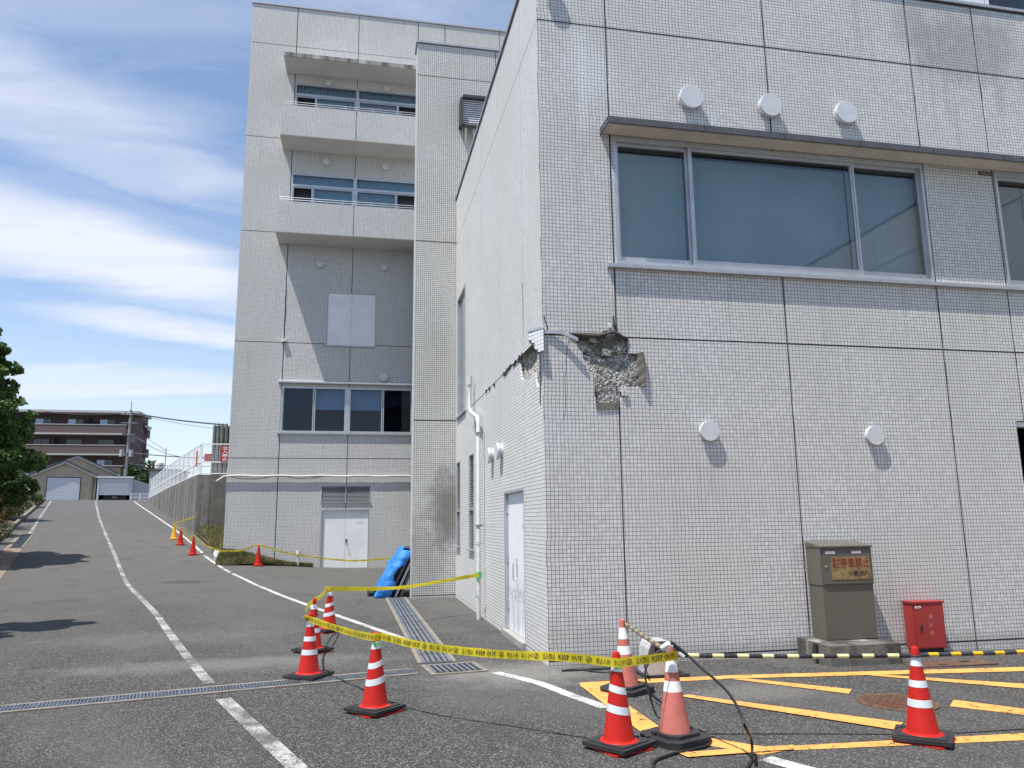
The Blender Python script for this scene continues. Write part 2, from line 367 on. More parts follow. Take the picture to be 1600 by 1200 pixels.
brown_cab = simple('brown_cabinet_paint', (.115, .103, .083), .5, 0, var=.08, scale=2.2)
brown_cab2 = simple('brown_cabinet_door', (.105, .094, .076), .55, 0, var=.08, scale=2.2)
red_cab = simple('red_cabinet_paint', (.34, .030, .030), .45, var=.10, scale=3, dirt=(.26, .04, .038), dscale=3)
red_cone = simple('red_cone_plastic', (.47, .014, .008), .42, spec=.3, var=.08, scale=5, local=True, dirt=(.22, .05, .04), dscale=7, dlo=.55, dhi=.80)
red_base = simple('red_base_plastic', (.46, .016, .010), .4, var=.08, local=True)
pink_cone = simple('faded_cone_plastic', (.52, .155, .12), .6, var=.12, scale=6, local=True, dirt=(.40, .12, .10), dscale=6, dlo=.58, dhi=.80)
yel_cone = simple('yellow_cone_plastic', (.72, .38, .02), .4, var=.08, local=True)
band_m = simple('reflective_band', (.66, .70, .71), .35, .1, var=.10, scale=18, local=True)
band_w = simple('white_cone_band', (.82, .82, .81), .5, var=.05, local=True)
black_rub = simple('black_rubber', (.022, .022, .024), .7, var=.3, local=True, bump=.002, bscale=60)
cable_m = simple('black_cable_rubber', (.014, .014, .015), .5, var=.2)
tape_y = simple('yellow_tape', (.78, .66, .03), .35, var=.06, scale=8)
def tape_mat():
    k = NT('yellow_tape_film'); k.set(.35, 0, .4); P = k.pos(); c = k.mix(k.noise(P, 9, 4), (.72, .58, .02), (.84, .72, .05)); k.color(c)
    tr = k.n('ShaderNodeBsdfTranslucent'); k.L(c, tr.inputs['Color']); mx = k.n('ShaderNodeMixShader'); mx.inputs[0].default_value = .42
    k.L(k.p.outputs[0], mx.inputs[1]); k.L(tr.outputs[0], mx.inputs[2]); k.L(mx.outputs[0], k.out.inputs[0]); return k.m
tape_y = tape_mat()
ink = simple('black_ink', (.02, .02, .02), .6)
green_tape = simple('green_tape', (.12, .50, .16), .5)
blue_tarp = simple('blue_tarpaulin', (.02, .19, .58), .6, var=.18, scale=9, bump=.02, bscale=12)
panel_brown = simple('weathered_board', (.24, .215, .18), .7, var=.25, scale=6)
white_pl = simple('white_plastic', (.75, .75, .74), .45, var=.05)
white_metal = simple('white_painted_metal', (.72, .73, .74), .45, .1, var=.05)
grey_box = simple('grey_plastic', (.42, .42, .42), .5, var=.12, scale=7)
dk_grey = simple('dark_grey_plastic', (.09, .09, .095), .5, var=.12)
maroon = simple('maroon_tile', (.075, .042, .037), .7, var=.18, scale=3)
mauve = simple('mauve_balcony_tile', (.135, .092, .088), .7, var=.10, scale=3)
pale_trim = simple('pale_concrete_trim', (.50, .47, .46), .8, var=.1)
beige_w = simple('beige_render', (.43, .37, .27), .9, var=.07, scale=1.5, bump=.01, bscale=30)
green_roof = simple('green_roof_tile', (.035, .05, .042), .6, var=.3, scale=5)
shutter = simple('white_roller_shutter', (.58, .62, .68), .5, .1, var=.05)
wood_pole = concrete('pole_concrete', (.32, .31, .30), 0)
wire_m = simple('cable_insulation', (.05, .05, .055), .6)
soil = simple('dry_soil', (.11, .085, .05), .95, var=.3, scale=3, bump=.03, bscale=20)
sign_red = simple('sign_red', (.38, .02, .025), .5, var=.08)
sign_white = simple('sign_white', (.75, .74, .72), .5)
mesh_white = simple('white_fence_coating', (.78, .79, .80), .45, 0, var=.04)
tank_m = simple('tank_steel', (.17, .18, .16), .55, .3, var=.25, scale=4)
bark = simple('bark', (.09, .07, .05), .95, var=.3, scale=12, bump=.02, bscale=25)

def leaf_mat(name, a, b, c3=None):
    k = NT(name); k.set(.55, 0, .35); P = k.pos()
    f = k.noise(P, 1.6, 4, .6); g = k.noise(P, 14, 3, .6)
    c = k.mix(k.mr(f, .32, .68), a, b); c = k.mix(k.mr(g, .35, .7, 0, .6), c, tuple(min(1, x * 1.7) for x in b))
    if c3: c = k.mix(k.mr(k.noise(P, 2.7, 4, .6), .48, .62), c, c3)
    k.color(c)
    tr = k.n('ShaderNodeBsdfTranslucent'); k.L(c, tr.inputs['Color'])
    mx = k.n('ShaderNodeMixShader'); mx.inputs[0].default_value = .28
    k.L(k.p.outputs[0], mx.inputs[1]); k.L(tr.outputs[0], mx.inputs[2]); k.L(mx.outputs[0], k.out.inputs[0])
    return k.m
leaf_dark = leaf_mat('maple_leaf', (.032, .070, .018), (.085, .145, .034))
leaf_red = leaf_mat('reddish_leaf', (.035, .060, .018), (.085, .110, .030), (.20, .075, .04))
leaf_far = leaf_mat('far_leaf', (.020, .045, .018), (.045, .075, .022))
grass_m = leaf_mat('grass_blade', (.065, .085, .028), (.13, .135, .05), (.27, .22, .11))

def glass(name, tint=(.68, .77, .82), refl=1.0):
    k = NT(name); t = k.t; t.nodes.remove(k.p)
    lw = k.n('ShaderNodeLayerWeight'); lw.inputs['Blend'].default_value = .5
    f = k.math('MULTIPLY', k.math('ADD', k.math('MULTIPLY', k.math('POWER', lw.outputs['Facing'], 4.0), .9), .045), refl, clamp=True)
    gl = k.n('ShaderNodeBsdfGlossy'); gl.inputs['Roughness'].default_value = .01; gl.inputs['Color'].default_value = (1, 1, 1, 1)
    tr = k.n('ShaderNodeBsdfTransparent'); tr.inputs['Color'].default_value = (*tint, 1)
    b = k.n('ShaderNodeBump'); b.inputs['Distance'].default_value = .002; b.inputs['Strength'].default_value = .25
    k.L(k.noise(k.pos(), .8, 2), b.inputs['Height']); k.L(b.outputs[0], gl.inputs['Normal'])
    mx = k.n('ShaderNodeMixShader'); k.L(f, mx.inputs[0]); k.L(tr.outputs[0], mx.inputs[1]); k.L(gl.outputs[0], mx.inputs[2]); k.L(mx.outputs[0], k.out.inputs[0])
    return k.m
glass_m = glass('window_glass', (.70, .76, .78), 1.25); glass_dk = glass('dark_window_glass', (.45, .52, .58)); glass_low = glass('tinted_window_glass', (.62, .70, .80), .55)
blind_m = simple('roller_blind', (.70, .74, .75), .85, var=.04, scale=1.2)
blind_lt = simple('pale_roller_blind', (.42, .47, .52), .85, var=.04)
curtain_m = simple('pale_curtain', (.55, .68, .80), .85, var=.10, scale=5)
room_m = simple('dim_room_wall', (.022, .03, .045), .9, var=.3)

# ------------------------------------------------------------------ mesh building
class MB:
    def __init__(self): self.v = []; self.f = []; self.mi = []; self.cur = 0
    def add(self, vs, fs):
        b = len(self.v); self.v.extend([tuple(x) for x in vs]); self.f.extend([tuple(b + i for i in f) for f in fs]); self.mi.extend([self.cur] * len(fs)); return self
    def box(self, x0, x1, y0, y1, z0, z1):
        return self.add([(x0, y0, z0), (x1, y0, z0), (x1, y1, z0), (x0, y1, z0), (x0, y0, z1), (x1, y0, z1), (x1, y1, z1), (x0, y1, z1)],
                        [(3, 2, 1, 0), (4, 5, 6, 7), (0, 1, 5, 4), (1, 2, 6, 5), (2, 3, 7, 6), (3, 0, 4, 7)])
    def obox(self, c, ax, ay, az):
        c, ax, ay, az = map(Vector, (c, ax, ay, az))
        vs = [c + sx * ax + sy * ay + sz * az for sz in (-1, 1) for sx, sy in ((-1, -1), (1, -1), (1, 1), (-1, 1))]
        return self.add(vs, [(3, 2, 1, 0), (4, 5, 6, 7), (0, 1, 5, 4), (1, 2, 6, 5), (2, 3, 7, 6), (3, 0, 4, 7)])
    def bar(self, a, b, w, h=None):
        a, b = Vector(a), Vector(b); h = h or w; d = (b - a); L = d.length; d.normalize()
        up = Vector((0, 0, 1)) if abs(d.z) < .9 else Vector((1, 0, 0)); s = d.cross(up).normalized(); u = s.cross(d)
        return self.obox((a + b) / 2, d * L / 2, s * w / 2, u * h / 2)
    def tube(self, pts, r, n=8, cap=True):
        pts = [Vector(p) for p in pts]; rings = []; prev = None
        rr = r if isinstance(r, (list, tuple)) else [r] * len(pts)
        base = len(self.v); vs = []
        for i, p in enumerate(pts):
            d = (pts[min(i + 1, len(pts) - 1)] - pts[max(i - 1, 0)]).normalized()
            if prev is None:
                up = Vector((0, 0, 1)) if abs(d.z) < .9 else Vector((1, 0, 0)); s = d.cross(up).normalized()
            else: s = (prev - d * prev.dot(d)).normalized()
            prev = s; u = d.cross(s)
            for k in range(n):
                a = 2 * math.pi * k / n; vs.append(p + (s * math.cos(a) + u * math.sin(a)) * rr[i])
        fs = [(i * n + k, i * n + (k + 1) % n, (i + 1) * n + (k + 1) % n, (i + 1) * n + k) for i in range(len(pts) - 1) for k in range(n)]
        if cap: fs += [tuple(range(n - 1, -1, -1)), tuple((len(pts) - 1) * n + k for k in range(n))]
        return self.add(vs, fs)
    def lathe(self, prof, c=(0, 0, 0), n=32, axis='z', cap=True):
        vs = []
        for r, z in prof:
            for k in range(n):
                a = 2 * math.pi * k / n; x, y = r * math.cos(a), r * math.sin(a)
                if axis == 'z': p = (c[0] + x, c[1] + y, c[2] + z)
                elif axis == 'y': p = (c[0] + x, c[1] + z, c[2] + y)
                else: p = (c[0] + z, c[1] + x, c[2] + y)
                vs.append(p)
        m = len(prof); fs = [(i * n + k, i * n + (k + 1) % n, (i + 1) * n + (k + 1) % n, (i + 1) * n + k) for i in range(m - 1) for k in range(n)]
        if cap: fs += [tuple(range(n - 1, -1, -1)), tuple((m - 1) * n + k for k in range(n))]
        return self.add(vs, fs)
    def poly_prism(self, loops, d, mapf):
        """outer loop plus holes in 2D, from depth d[0] to d[1]; mapf(u, v, depth) -> 3D"""
        flat = [p for l in loops for p in l]
        tris = tessellate_polygon([[Vector((p[0], p[1], 0)) for p in l] for l in loops])
        n = len(flat); vs = [mapf(p[0], p[1], d[0]) for p in flat] + [mapf(p[0], p[1], d[1]) for p in flat]
        fs = [tuple(t) for t in tris] + [(t[2] + n, t[1] + n, t[0] + n) for t in tris]
        b = 0
        for l in loops:
            m = len(l)
            for i in range(m): fs.append((b + i, b + (i + 1) % m, n + b + (i + 1) % m, n + b + i))
            b += m
        return self.add(vs, fs)
    def grid_prism(self, us, vs_, keep, d, mapf):
        """rectilinear slab: cells where keep(uc, vc) is true"""
        nu, nv = len(us) - 1, len(vs_) - 1
        K = [[keep((us[i] + us[i + 1]) / 2, (vs_[j] + vs_[j + 1]) / 2) for j in range(nv)] for i in range(nu)]
        V = {}; L = []
        def vid(i, j, s):
            if (i, j, s) not in V: V[(i, j, s)] = len(L); L.append(mapf(us[i], vs_[j], d[s]))
            return V[(i, j, s)]
        fs = []
        for i in range(nu):
            for j in range(nv):
                if not K[i][j]: continue
                for s in (0, 1):
                    q = (vid(i, j, s), vid(i + 1, j, s), vid(i + 1, j + 1, s), vid(i, j + 1, s)); fs.append(q if s == 0 else q[::-1])
                for di, dj, a, b in ((-1, 0, (i, j), (i, j + 1)), (1, 0, (i + 1, j + 1), (i + 1, j)), (0, -1, (i + 1, j), (i, j)), (0, 1, (i, j + 1), (i + 1, j + 1))):
                    ii, jj = i + di, j + dj
                    if ii < 0 or jj < 0 or ii >= nu or jj >= nv or not K[ii][jj]:
                        fs.append((vid(*a, 0), vid(*b, 0), vid(*b, 1), vid(*a, 1)))
        return self.add(L, fs) if fs else self
    def build(self, name, mat, parent=None, loc=None, smooth=False):
        me = bpy.data.meshes.new(name)
        off = Vector(parent.get('_o', (0, 0, 0))) if parent else Vector((0, 0, 0))
        if loc is not None: off = Vector(loc)
        me.from_pydata([(x - off[0], y - off[1], z - off[2]) for x, y, z in self.v], [], self.f)
        for m in (mat if isinstance(mat, (list, tuple)) else [mat]): me.materials.append(m)
        if any(self.mi): me.polygons.foreach_set('material_index', self.mi)
        if smooth: me.polygons.foreach_set('use_smooth', [True] * len(me.polygons))
        me.validate(); me.update()
        import bmesh
        if len(self.f) < 20000:
            bm = bmesh.new(); bm.from_mesh(me); bmesh.ops.recalc_face_normals(bm, faces=bm.faces); bm.to_mesh(me); bm.free()
        if smooth:
            try: me.set_sharp_from_angle(angle=math.radians(40))
            except Exception: pass
        o = bpy.data.objects.new(name, me); COL.objects.link(o)
        if parent: o.parent = parent; o['_o'] = tuple(off)
        elif loc is not None: o.location = loc; o['_o'] = tuple(off)
        return o
def tag(o, label, cat, group=None):
    o['label'] = label; o['category'] = cat
    if group: o['group'] = group
    return o
def thing(name, label, cat, loc, group=None):
    o = bpy.data.objects.new(name, None); COL.objects.link(o); o.location = loc; o['_o'] = tuple(loc); o.empty_display_size = .2
    return tag(o, label, cat, group)
def struct(o): o['kind'] = 'structure'; return o
def stuff(o): o['kind'] = 'stuff'; return o
def copy_tree(o, parent=None):
    c = o.copy(); COL.objects.link(c)
    if parent: c.parent = parent
    for ch in list(o.children): copy_tree(ch, c)
    return c
FY = lambda Y: (lambda u, v, d: (u, Y + d, v))       # wall facing -Y: u = x, v = z, depth goes in
FX = lambda X: (lambda u, v, d: (X + d, u, v))       # wall facing -X: u = y

def text_mesh(body, size=1.0, res=2):
    c = bpy.data.curves.new('lettering', 'FONT'); c.body = body; c.resolution_u = res; c.size = size
    o = bpy.data.objects.new('lettering', c); COL.objects.link(o)
    bpy.context.view_layer.update()
    ev = o.evaluated_get(bpy.context.evaluated_depsgraph_get()); m = ev.to_mesh()
    v = [tuple(x.co) for x in m.vertices]; f = [tuple(p.vertices) for p in m.polygons]
    ev.to_mesh_clear(); bpy.data.objects.remove(o); bpy.data.curves.remove(c)
    return v, f
def put_text(body, org, ux, uy, h, width=None, name='lettering', mat=None, parent=None, bold=0):
    """flat lettering: org = lower left, ux/uy unit directions, h = cap height, width = total width"""
    v, f = text_mesh(body); x0 = min(p[0] for p in v); x1 = max(p[0] for p in v); y0 = min(p[1] for p in v); y1 = max(p[1] for p in v)
    sy = h / (y1 - y0); sx = (width / (x1 - x0)) if width else sy
    org, ux, uy = Vector(org), Vector(ux), Vector(uy); nrm = ux.cross(uy)
    mb = MB()
    offs = [(0, 0)] if not bold else [(0, 0), (bold, 0), (0, bold), (bold, bold)]
    for i, (bx, by) in enumerate(offs):
        mb.add([org + ux * ((p[0] - x0) * sx + bx) + uy * ((p[1] - y0) * sy + by) + nrm * (i * .00015) for p in v], f)
    me_o = mb.build(name, mat or ink, parent)
    return me_o
def put_marks(n, org, ux, uy, h, width, name, mat, parent):
    """print too small to read in the photograph: a row of character-sized specks"""
    org, ux, uy = Vector(org), Vector(ux), Vector(uy); m = MB(); w = width / n
    for i in range(n):
        a = org + ux * (i * w)
        for (x0, x1, y0, y1) in ((.08, .8, .82, 1.), (.36, .5, .0, .8), (.1, .3, .1, .5), (.58, .8, .25, .6)):
            m.add([a + ux * (x0 * w) + uy * (y0 * h), a + ux * (x1 * w) + uy * (y0 * h), a + ux * (x1 * w) + uy * (y1 * h), a + ux * (x0 * w) + uy * (y1 * h)], [(0, 1, 2, 3)])
    return stuff(m.build(name, mat, parent))
rnd = random.Random(7)

# ------------------------------------------------------------------ ground
def ground_sheet():
    def ax(pts): 
        out = []
        for a, b, st_ in pts:
            n = max(1, round((b - a) / st_)); out += [a + (b - a) * i / n for i in range(n)]
        return out + [pts[-1][1]]
    xs = ax([(-900, -60, 105), (-60, -26, 2.), (-26, -14, .8), (-14, 10, .4), (10, 20, 1.), (20, 60, 8), (60, 900, 105)])
    ys = ax([(-600, -20, 96), (-20, 3, 2.3), (3, 40, .4), (40, 75, .8), (75, 130, 5), (130, 1500, 110)])
    V = [(x, y, gz(x, y)) for y in ys for x in xs]; n = len(xs)
    F = [(j * n + i, j * n + i + 1, (j + 1) * n + i + 1, (j + 1) * n + i) for j in range(len(ys) - 1) for i in range(n - 1)]
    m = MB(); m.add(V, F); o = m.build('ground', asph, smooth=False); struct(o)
ground_sheet()

def strip(name, path, w, mat, off=.004, step=.35, kind='structure', seg=None, world=True, ends=None, parent=None):
    """painted band of width w along ground points"""
    P = [Vector((p[0], p[1])) for p in path]; pts = []; ws = []
    wl = w if isinstance(w, (list, tuple)) else [w] * len(P)
    for i in range(len(P) - 1):
        n = max(1, int((P[i + 1] - P[i]).length / step))
        for k in range(n): pts.append(P[i].lerp(P[i + 1], k / n)); ws.append(wl[i] + (wl[i + 1] - wl[i]) * k / n)
    pts.append(P[-1]); ws.append(wl[-1]); V = []
    for i, p in enumerate(pts):
        d = (pts[min(i + 1, len(pts) - 1)] - pts[max(0, i - 1)]).normalized(); nn = Vector((-d.y, d.x)) * ws[i] / 2
        for q in (p + nn, p, p - nn): V.append((q.x, q.y, gz(q.x, q.y) + off))
    F = []
    for i in range(len(pts) - 1):
        for a in (0, 1): F.append((i * 3 + a, i * 3 + a + 1, i * 3 + 3 + a + 1, i * 3 + 3 + a))
    m = MB(); m.add(V, F); o = m.build(name, mat, parent); struct(o); return o
def smooth_path(P, n=6):
    out = []
    for i in range(len(P) - 1):
        p0, p1, p2, p3 = P[max(0, i - 1)], P[i], P[i + 1], P[min(len(P) - 1, i + 2)]
        for k in range(n):
            t = k / n
            out.append(tuple(.5 * ((2 * p1[j]) + (-p0[j] + p2[j]) * t + (2 * p0[j] - 5 * p1[j] + 4 * p2[j] - p3[j]) * t * t + (-p0[j] + 3 * p1[j] - 3 * p2[j] + p3[j]) * t ** 3) for j in range(len(p1))))
    out.append(tuple(P[-1])); return out
STq = lambda L: [xy(s, t) for s, t in L]
# centre line, right edge line, left edge line
strip('centre_line', [(-.30, 5.3), (-.37, 5.98), (-.98, 7.65), (-1.25, 8.4)], .145, white_worn)
strip('centre_line', smooth_path([(-1.52, 9.2), (-2.31, 11.68), (-3.15, 14.4), (-3.95, 17.0), (-5.61, 22.0), (-7.23, 26.72), (-8.53, 30.6)]) + STq([(39.98, .45), (49.96, .15), (62, -.07), (66, -.1)]), .12, white_worn)
strip('edge_line', smooth_path([(1.60, 9.02), (1.94, 8.35), (2.12, 7.7), (2.30, 7.12)]), .13, white_paint)
strip('edge_line', [(2.93, 5.40), (3.35, 4.55), (3.9, 3.5)], .15, white_paint)
def gpl(*a): return [(onG(*p).x, onG(*p).y) for p in a]
strip('edge_line', smooth_path(gpl((632, 998.5), (590, 984), (550, 970), (493, 950), (475, 943.5), (440, 930.5), (409, 917.5), (385, 906.5), (364, 896.5))), .115, white_paint)
strip('edge_line', smooth_path(gpl((359, 894.5), (345, 886), (333, 878), (319, 868))), .12, white_paint)
strip('edge_line', smooth_path(gpl((316, 864), (309, 857.5), (300, 849))) + STq([(42.7, 3.47), (49.7, 3.14), (62, 2.55), (65, 2.45)]), .11, white_paint)
strip('edge_line', STq([(40.5, -2.55), (51.6, -2.75), (61.3, -2.89), (65, -2.95)]), .12, white_worn)
strip('parking_mark', STq([(42.6, 3.4), (42.75, 4.0)]), .12, white_worn); strip('parking_mark', STq([(49.0, 3.2), (49.1, 3.75)]), .12, white_worn)
# seams in the asphalt: narrow pale patches of filler across the road
seam_m = concrete('seam_filler', (.125, .12, .11), 0, bump=.002, scale=3)
strip('road_seam', STq([(32.4, -2.3), (32.6, 3.6)]), .12, seam_m)
strip('road_seam', STq([(49.6, -2.7), (49.7, 3.0)]), .14, seam_m)
strip('road_seam', STq([(24.8, 4.3), (25.6, 6.2)]), .10, seam_m)
strip('road_seam', [(1.25, 12.1), (2.27, 12.35)], .012, dark_m)
# yellow hatching of the no-parking bay
def quadmark(name, quad, mat, off=.004):
    V = []; nU, nV = 8, 2; a, b, c, d = [Vector(q) for q in quad]
    for j in range(nV + 1):
        for i in range(nU + 1):
            p = a.lerp(b, i / nU).lerp(d.lerp(c, i / nU), j / nV); V.append((p.x, p.y, gz(p.x, p.y) + off))
    F = [(j * (nU + 1) + i, j * (nU + 1) + i + 1, (j + 1) * (nU + 1) + i + 1, (j + 1) * (nU + 1) + i) for j in range(nV) for i in range(nU)]
    m = MB(); m.add(V, F); struct(m.build(name, mat))
def gp(*a): 
    out = []
    for p in a: q = onG(*p); out.append((q.x, q.y))
    return out
Q = [[(905, 1067), (1130, 1056.5), (1130, 1061.5), (908, 1074)], [(1130, 1056.5), (1640, 1042), (1640, 1048.5), (1130, 1061.5)],
     [(909, 1074.4), (938, 1072.8), (1037, 1142), (1003, 1147)], [(1003, 1147.5), (1037, 1142.5), (1230, 1173), (1190, 1180)],
     [(1145, 1062), (1165, 1061), (1331, 1078), (1326, 1085)], [(1060, 1089), (1075, 1087), (1412, 1131), (1398, 1142)],
     [(1490, 1094), (1640, 1113), (1640, 1122), (1484, 1104)], [(1358, 1056), (1375, 1055), (1640, 1072), (1640, 1080)],
     [(1058, 1178), (1240, 1166), (1240, 1173), (1075, 1185)], [(1240, 1166), (1640, 1144), (1640, 1155.5), (1240, 1173)]]
for i, q in enumerate(Q): quadmark('hatch_marking', gp(*q), yellow_paint, .004 + .0035 * (i % 3))

# planted strip at the left of the road with its kerb and gutter
def bed():
    V = []; F = []; ss = [12 + i * .8 for i in range(66)]; ts = (-9, -7, -5.5, -4.2, -3.55)
    for s in ss:
        for t in ts:
            x, y = xy(s, t); V.append((x, y, gz(x, y) + (.14 if t < -3.6 else .05) + .05 * noise.noise(Vector((x, y, 0)) * 1.3)))
    n = len(ts)
    for i in range(len(ss) - 1):
        for j in range(n - 1): F.append((i * n + j, i * n + j + 1, (i + 1) * n + j + 1, (i + 1) * n + j))
    m = MB(); m.add(V, F); struct(m.build('planting_bed', soil))
bed()
m = MB()
for i in range(44):
    s = 14 + i * 1.2; a, b = xy(s, -3.45), xy(s + 1.185, -3.45)
    za, zb = gz(*a), gz(*b); m.bar((a[0], a[1], za + .05), (b[0], b[1], zb + .05), .14, .22)
struct(m.build('kerb', conc_edge))
strip('gutter', STq([(16, -2.55), (30, -2.62), (41, -2.72)]), .55, brown_gutter, .005)

# ------------------------------------------------------------------ drains
def grating(root, a, b, w, nslat, along=True, thick=.018, cross=0):
    """frame kerbs with steel slats over a dark slot; a, b = ends of the axis"""
    a, b = Vector(a), Vector(b); d = (b - a); L = d.length; d.normalize(); n = Vector((-d.y, d.x, 0)); z = .012
    m = MB(); m.add([a + n * w / 2 + Vector((0, 0, .002)), a - n * w / 2 + Vector((0, 0, .002)), b - n * w / 2 + Vector((0, 0, .002)), b + n * w / 2 + Vector((0, 0, .002))], [(0, 1, 2, 3)]); m.build('slot', dark_m, root)
    for s in (-1, 1):
        m = MB(); m.bar(a + n * s * (w / 2 + .03) + Vector((0, 0, .004)), b + n * s * (w / 2 + .03) + Vector((0, 0, .004)), .055, .02); m.build('kerb_frame', conc_edge, root)
    return d, n, L
# cross drain over the road
A0, A1 = Vector((-6.6, 7.67, 0)), Vector((.70, 9.30, 0))
t_ = thing('cross_drain', 'long narrow steel trench grate crossing the road in front of the middle cones', 'drain grate', A0)
d_, n_, L_ = grating(t_, A0, A1, .24, 0)
nseg = 12
for i in range(nseg):
    p, q = A0 + d_ * (L_ * i / nseg + .006), A0 + d_ * (L_ * (i + 1) / nseg - .006)
    m = MB()
    for s in (-.11, -.066, -.022, .022, .066, .11): m.bar(p + n_ * s + Vector((0, 0, .010)), q + n_ * s + Vector((0, 0, .010)), .009, .014)
    k = int((q - p).length / .032)
    for j in range(k + 1):
        c = p + d_ * ((q - p).length * j / k) + Vector((0, 0, .011)); m.bar(c - n_ * .115, c + n_ * .115, .008, .014)
    m.build('grate_panel', steel, t_)
# long drain beside the annex
B0, B1 = Vector((1.02, 9.80, 0)), Vector((.93, 18.25, 0))
t_ = thing('long_drain', 'wide slatted steel drain grate running away beside the annex wall', 'drain grate', B0)
d_, n_, L_ = grating(t_, B0, B1, .36, 0)
for i in range(9):
    p, q = B0 + d_ * (L_ * i / 9 + .005), B0 + d_ * (L_ * (i + 1) / 9 - .005); m = MB()
    for s in (-.165, -.105, -.035, .035, .105, .165): m.bar(p + n_ * s + Vector((0, 0, .012)), q + n_ * s + Vector((0, 0, .012)), .042, .014)
    for e in (p, (p + q) / 2, q): m.bar(e - n_ * .18 + Vector((0, 0, .008)), e + n_ * .18 + Vector((0, 0, .008)), .03, .008)
    m.build('grate_panel', steel, t_)
# square catch basin grate
C0 = Vector((.87, 9.33, 0)); C1 = Vector((1.47, 9.40, 0))
t_ = thing('catch_basin_grate', 'rectangular catch basin grate where the two drains meet', 'drain grate', C0)
d_, n_, L_ = grating(t_, C0, C1, .50, 0)
m = MB()
for i in range(9):
    c = C0 + d_ * (L_ * (i + .5) / 9) + Vector((0, 0, .014)); m.bar(c - n_ * .245, c + n_ * .245, .030, .016)
m.build('grate_bars', steel, t_)
m = MB(); m.bar(C0 - n_ * .31, C0 + n_ * .31, .06, .03); m.bar(C1 - n_ * .31 + Vector((0, 0, 0)), C1 + n_ * .31, .06, .03); m.build('end_kerb', conc_edge, t_)
# grates in the gutter at the left
for (s0, s1, tt, lab) in ((35.2, 40.6, -2.62, 'small steel gutter grate beside the shrubs at the far left'), ):
    a, b = Vector((*xy(s0, tt), 0)), Vector((*xy(s1, tt), 0)); a.z = gz(a.x, a.y) + .01; b.z = gz(b.x, b.y) + .01
    t_ = thing('gutter_grate', lab, 'drain grate', a)
    d_, n_, L_ = grating(t_, a, b, .36, 0); m = MB()
    for i in range(46):
        c = a + (b - a) * ((i + .5) / 46) + Vector((0, 0, .014)); m.bar(c - n_ * .18, c + n_ * .18, .04, .012)
    m.build('grate_bars', steel, t_)
# manhole and rusty plate
t_ = thing('manhole_cover', 'round rusty manhole cover set in the yellow hatching', 'manhole cover', (5.03, 6.72, gz(5.03, 6.72)))
m = MB(); m.lathe([(.355, -.01), (.355, .010), (.325, .010), (.322, .006), (.0, .006)], (5.03, 6.72, gz(5.03, 6.72)), 48); m.build('frame_ring', rust, t_)
m = MB()
for i in range(-7, 8):
    for j in range(-7, 8):
        x, y = i * .042, j * .042
        if x * x + y * y < .30 ** 2:
            dx, dy = (.013, .005) if (i + j) % 2 else (.005, .013)
            m.box(5.03 + x - dx, 5.03 + x + dx, 6.72 + y - dy, 6.72 + y + dy, gz(5.03, 6.72) + .005, gz(5.03, 6.72) + .011)
stuff(m.build('tread_pattern', rust, t_))
t_ = thing('iron_cover_plate', 'flat rusty iron plate on the ground before the red cabinet', 'cover plate', (6.45, 8.3, gz(6.45, 8.3)))
z0 = gz(7, 8.3); m = MB(); m.box(6.45, 6.98, 8.2, 8.48, z0, z0 + .016); m.box(6.99, 7.55, 8.2, 8.48, z0, z0 + .014); m.build('plate', rust, t_)
m = MB(); m.box(6.8, 6.9, 8.24, 8.30, z0 + .0165, z0 + .0195); m.box(7.2, 7.3, 8.36, 8.42, z0 + .0165, z0 + .0195); m.build('lifting_slot', dark_m, t_)

# ------------------------------------------------------------------ annex (the near building with the broken corner)
XC, YF, YP = 2.28, 9.20, 17.95
ROOF = 9.70; G = .0125
ANX = thing('tiled_annex', 'near white-tiled annex with its corner spalled open above the cones', 'building', (XC, YF, 0))
JX = [XC, 3.27, 5.72, 8.17, 9.38, 11.83]; JZ = [-.15, .06, 4.05, 8.53, ROOF]
WIN1 = (3.31, 8.15, 5.05, 6.87); WIN2 = (9.40, 13.5, 5.05, 6.87); GAR = (9.24, 12.0, -.3, 3.04)
OPF = [WIN1, WIN2, GAR]
def inside(u, v, ops): return any(a < u < b and c < v < d for a, b, c, d in ops)
def panels(root, us, vs, ops, mapf, mat, d=(0, .03), gap=G, skip=(), name='tile_panel'):
    for i in range(len(us) - 1):
        for j in range(len(vs) - 1):
            if (i, j) in skip: continue
            u0, u1, v0, v1 = us[i] + (gap if i else .002), us[i + 1] - gap, vs[j] + gap, vs[j + 1] - gap
            if i == 0: u0 = us[0]
            U = sorted({u0, u1} | {x for o in ops for x in o[:2] if u0 < x < u1}); Vv = sorted({v0, v1} | {x for o in ops for x in o[2:] if v0 < x < v1})
            cells = {(a, b) for a in range(len(U) - 1) for b in range(len(Vv) - 1) if not inside((U[a] + U[a + 1]) / 2, (Vv[b] + Vv[b + 1]) / 2, ops) and U[a + 1] - U[a] > .006}
            while cells:
                comp = set(); todo = [next(iter(cells))]
                while todo:
                    c = todo.pop()
                    if c in cells: cells.discard(c); comp.add(c); todo += [(c[0] + 1, c[1]), (c[0] - 1, c[1]), (c[0], c[1] + 1), (c[0], c[1] - 1)]
                key = {((U[a] + U[a + 1]) / 2, (Vv[b] + Vv[b + 1]) / 2) for a, b in comp}
                m = MB(); m.grid_prism(U, Vv, lambda a, b: (a, b) in key, d, mapf)
                if m.v: m.build(name, mat, root)
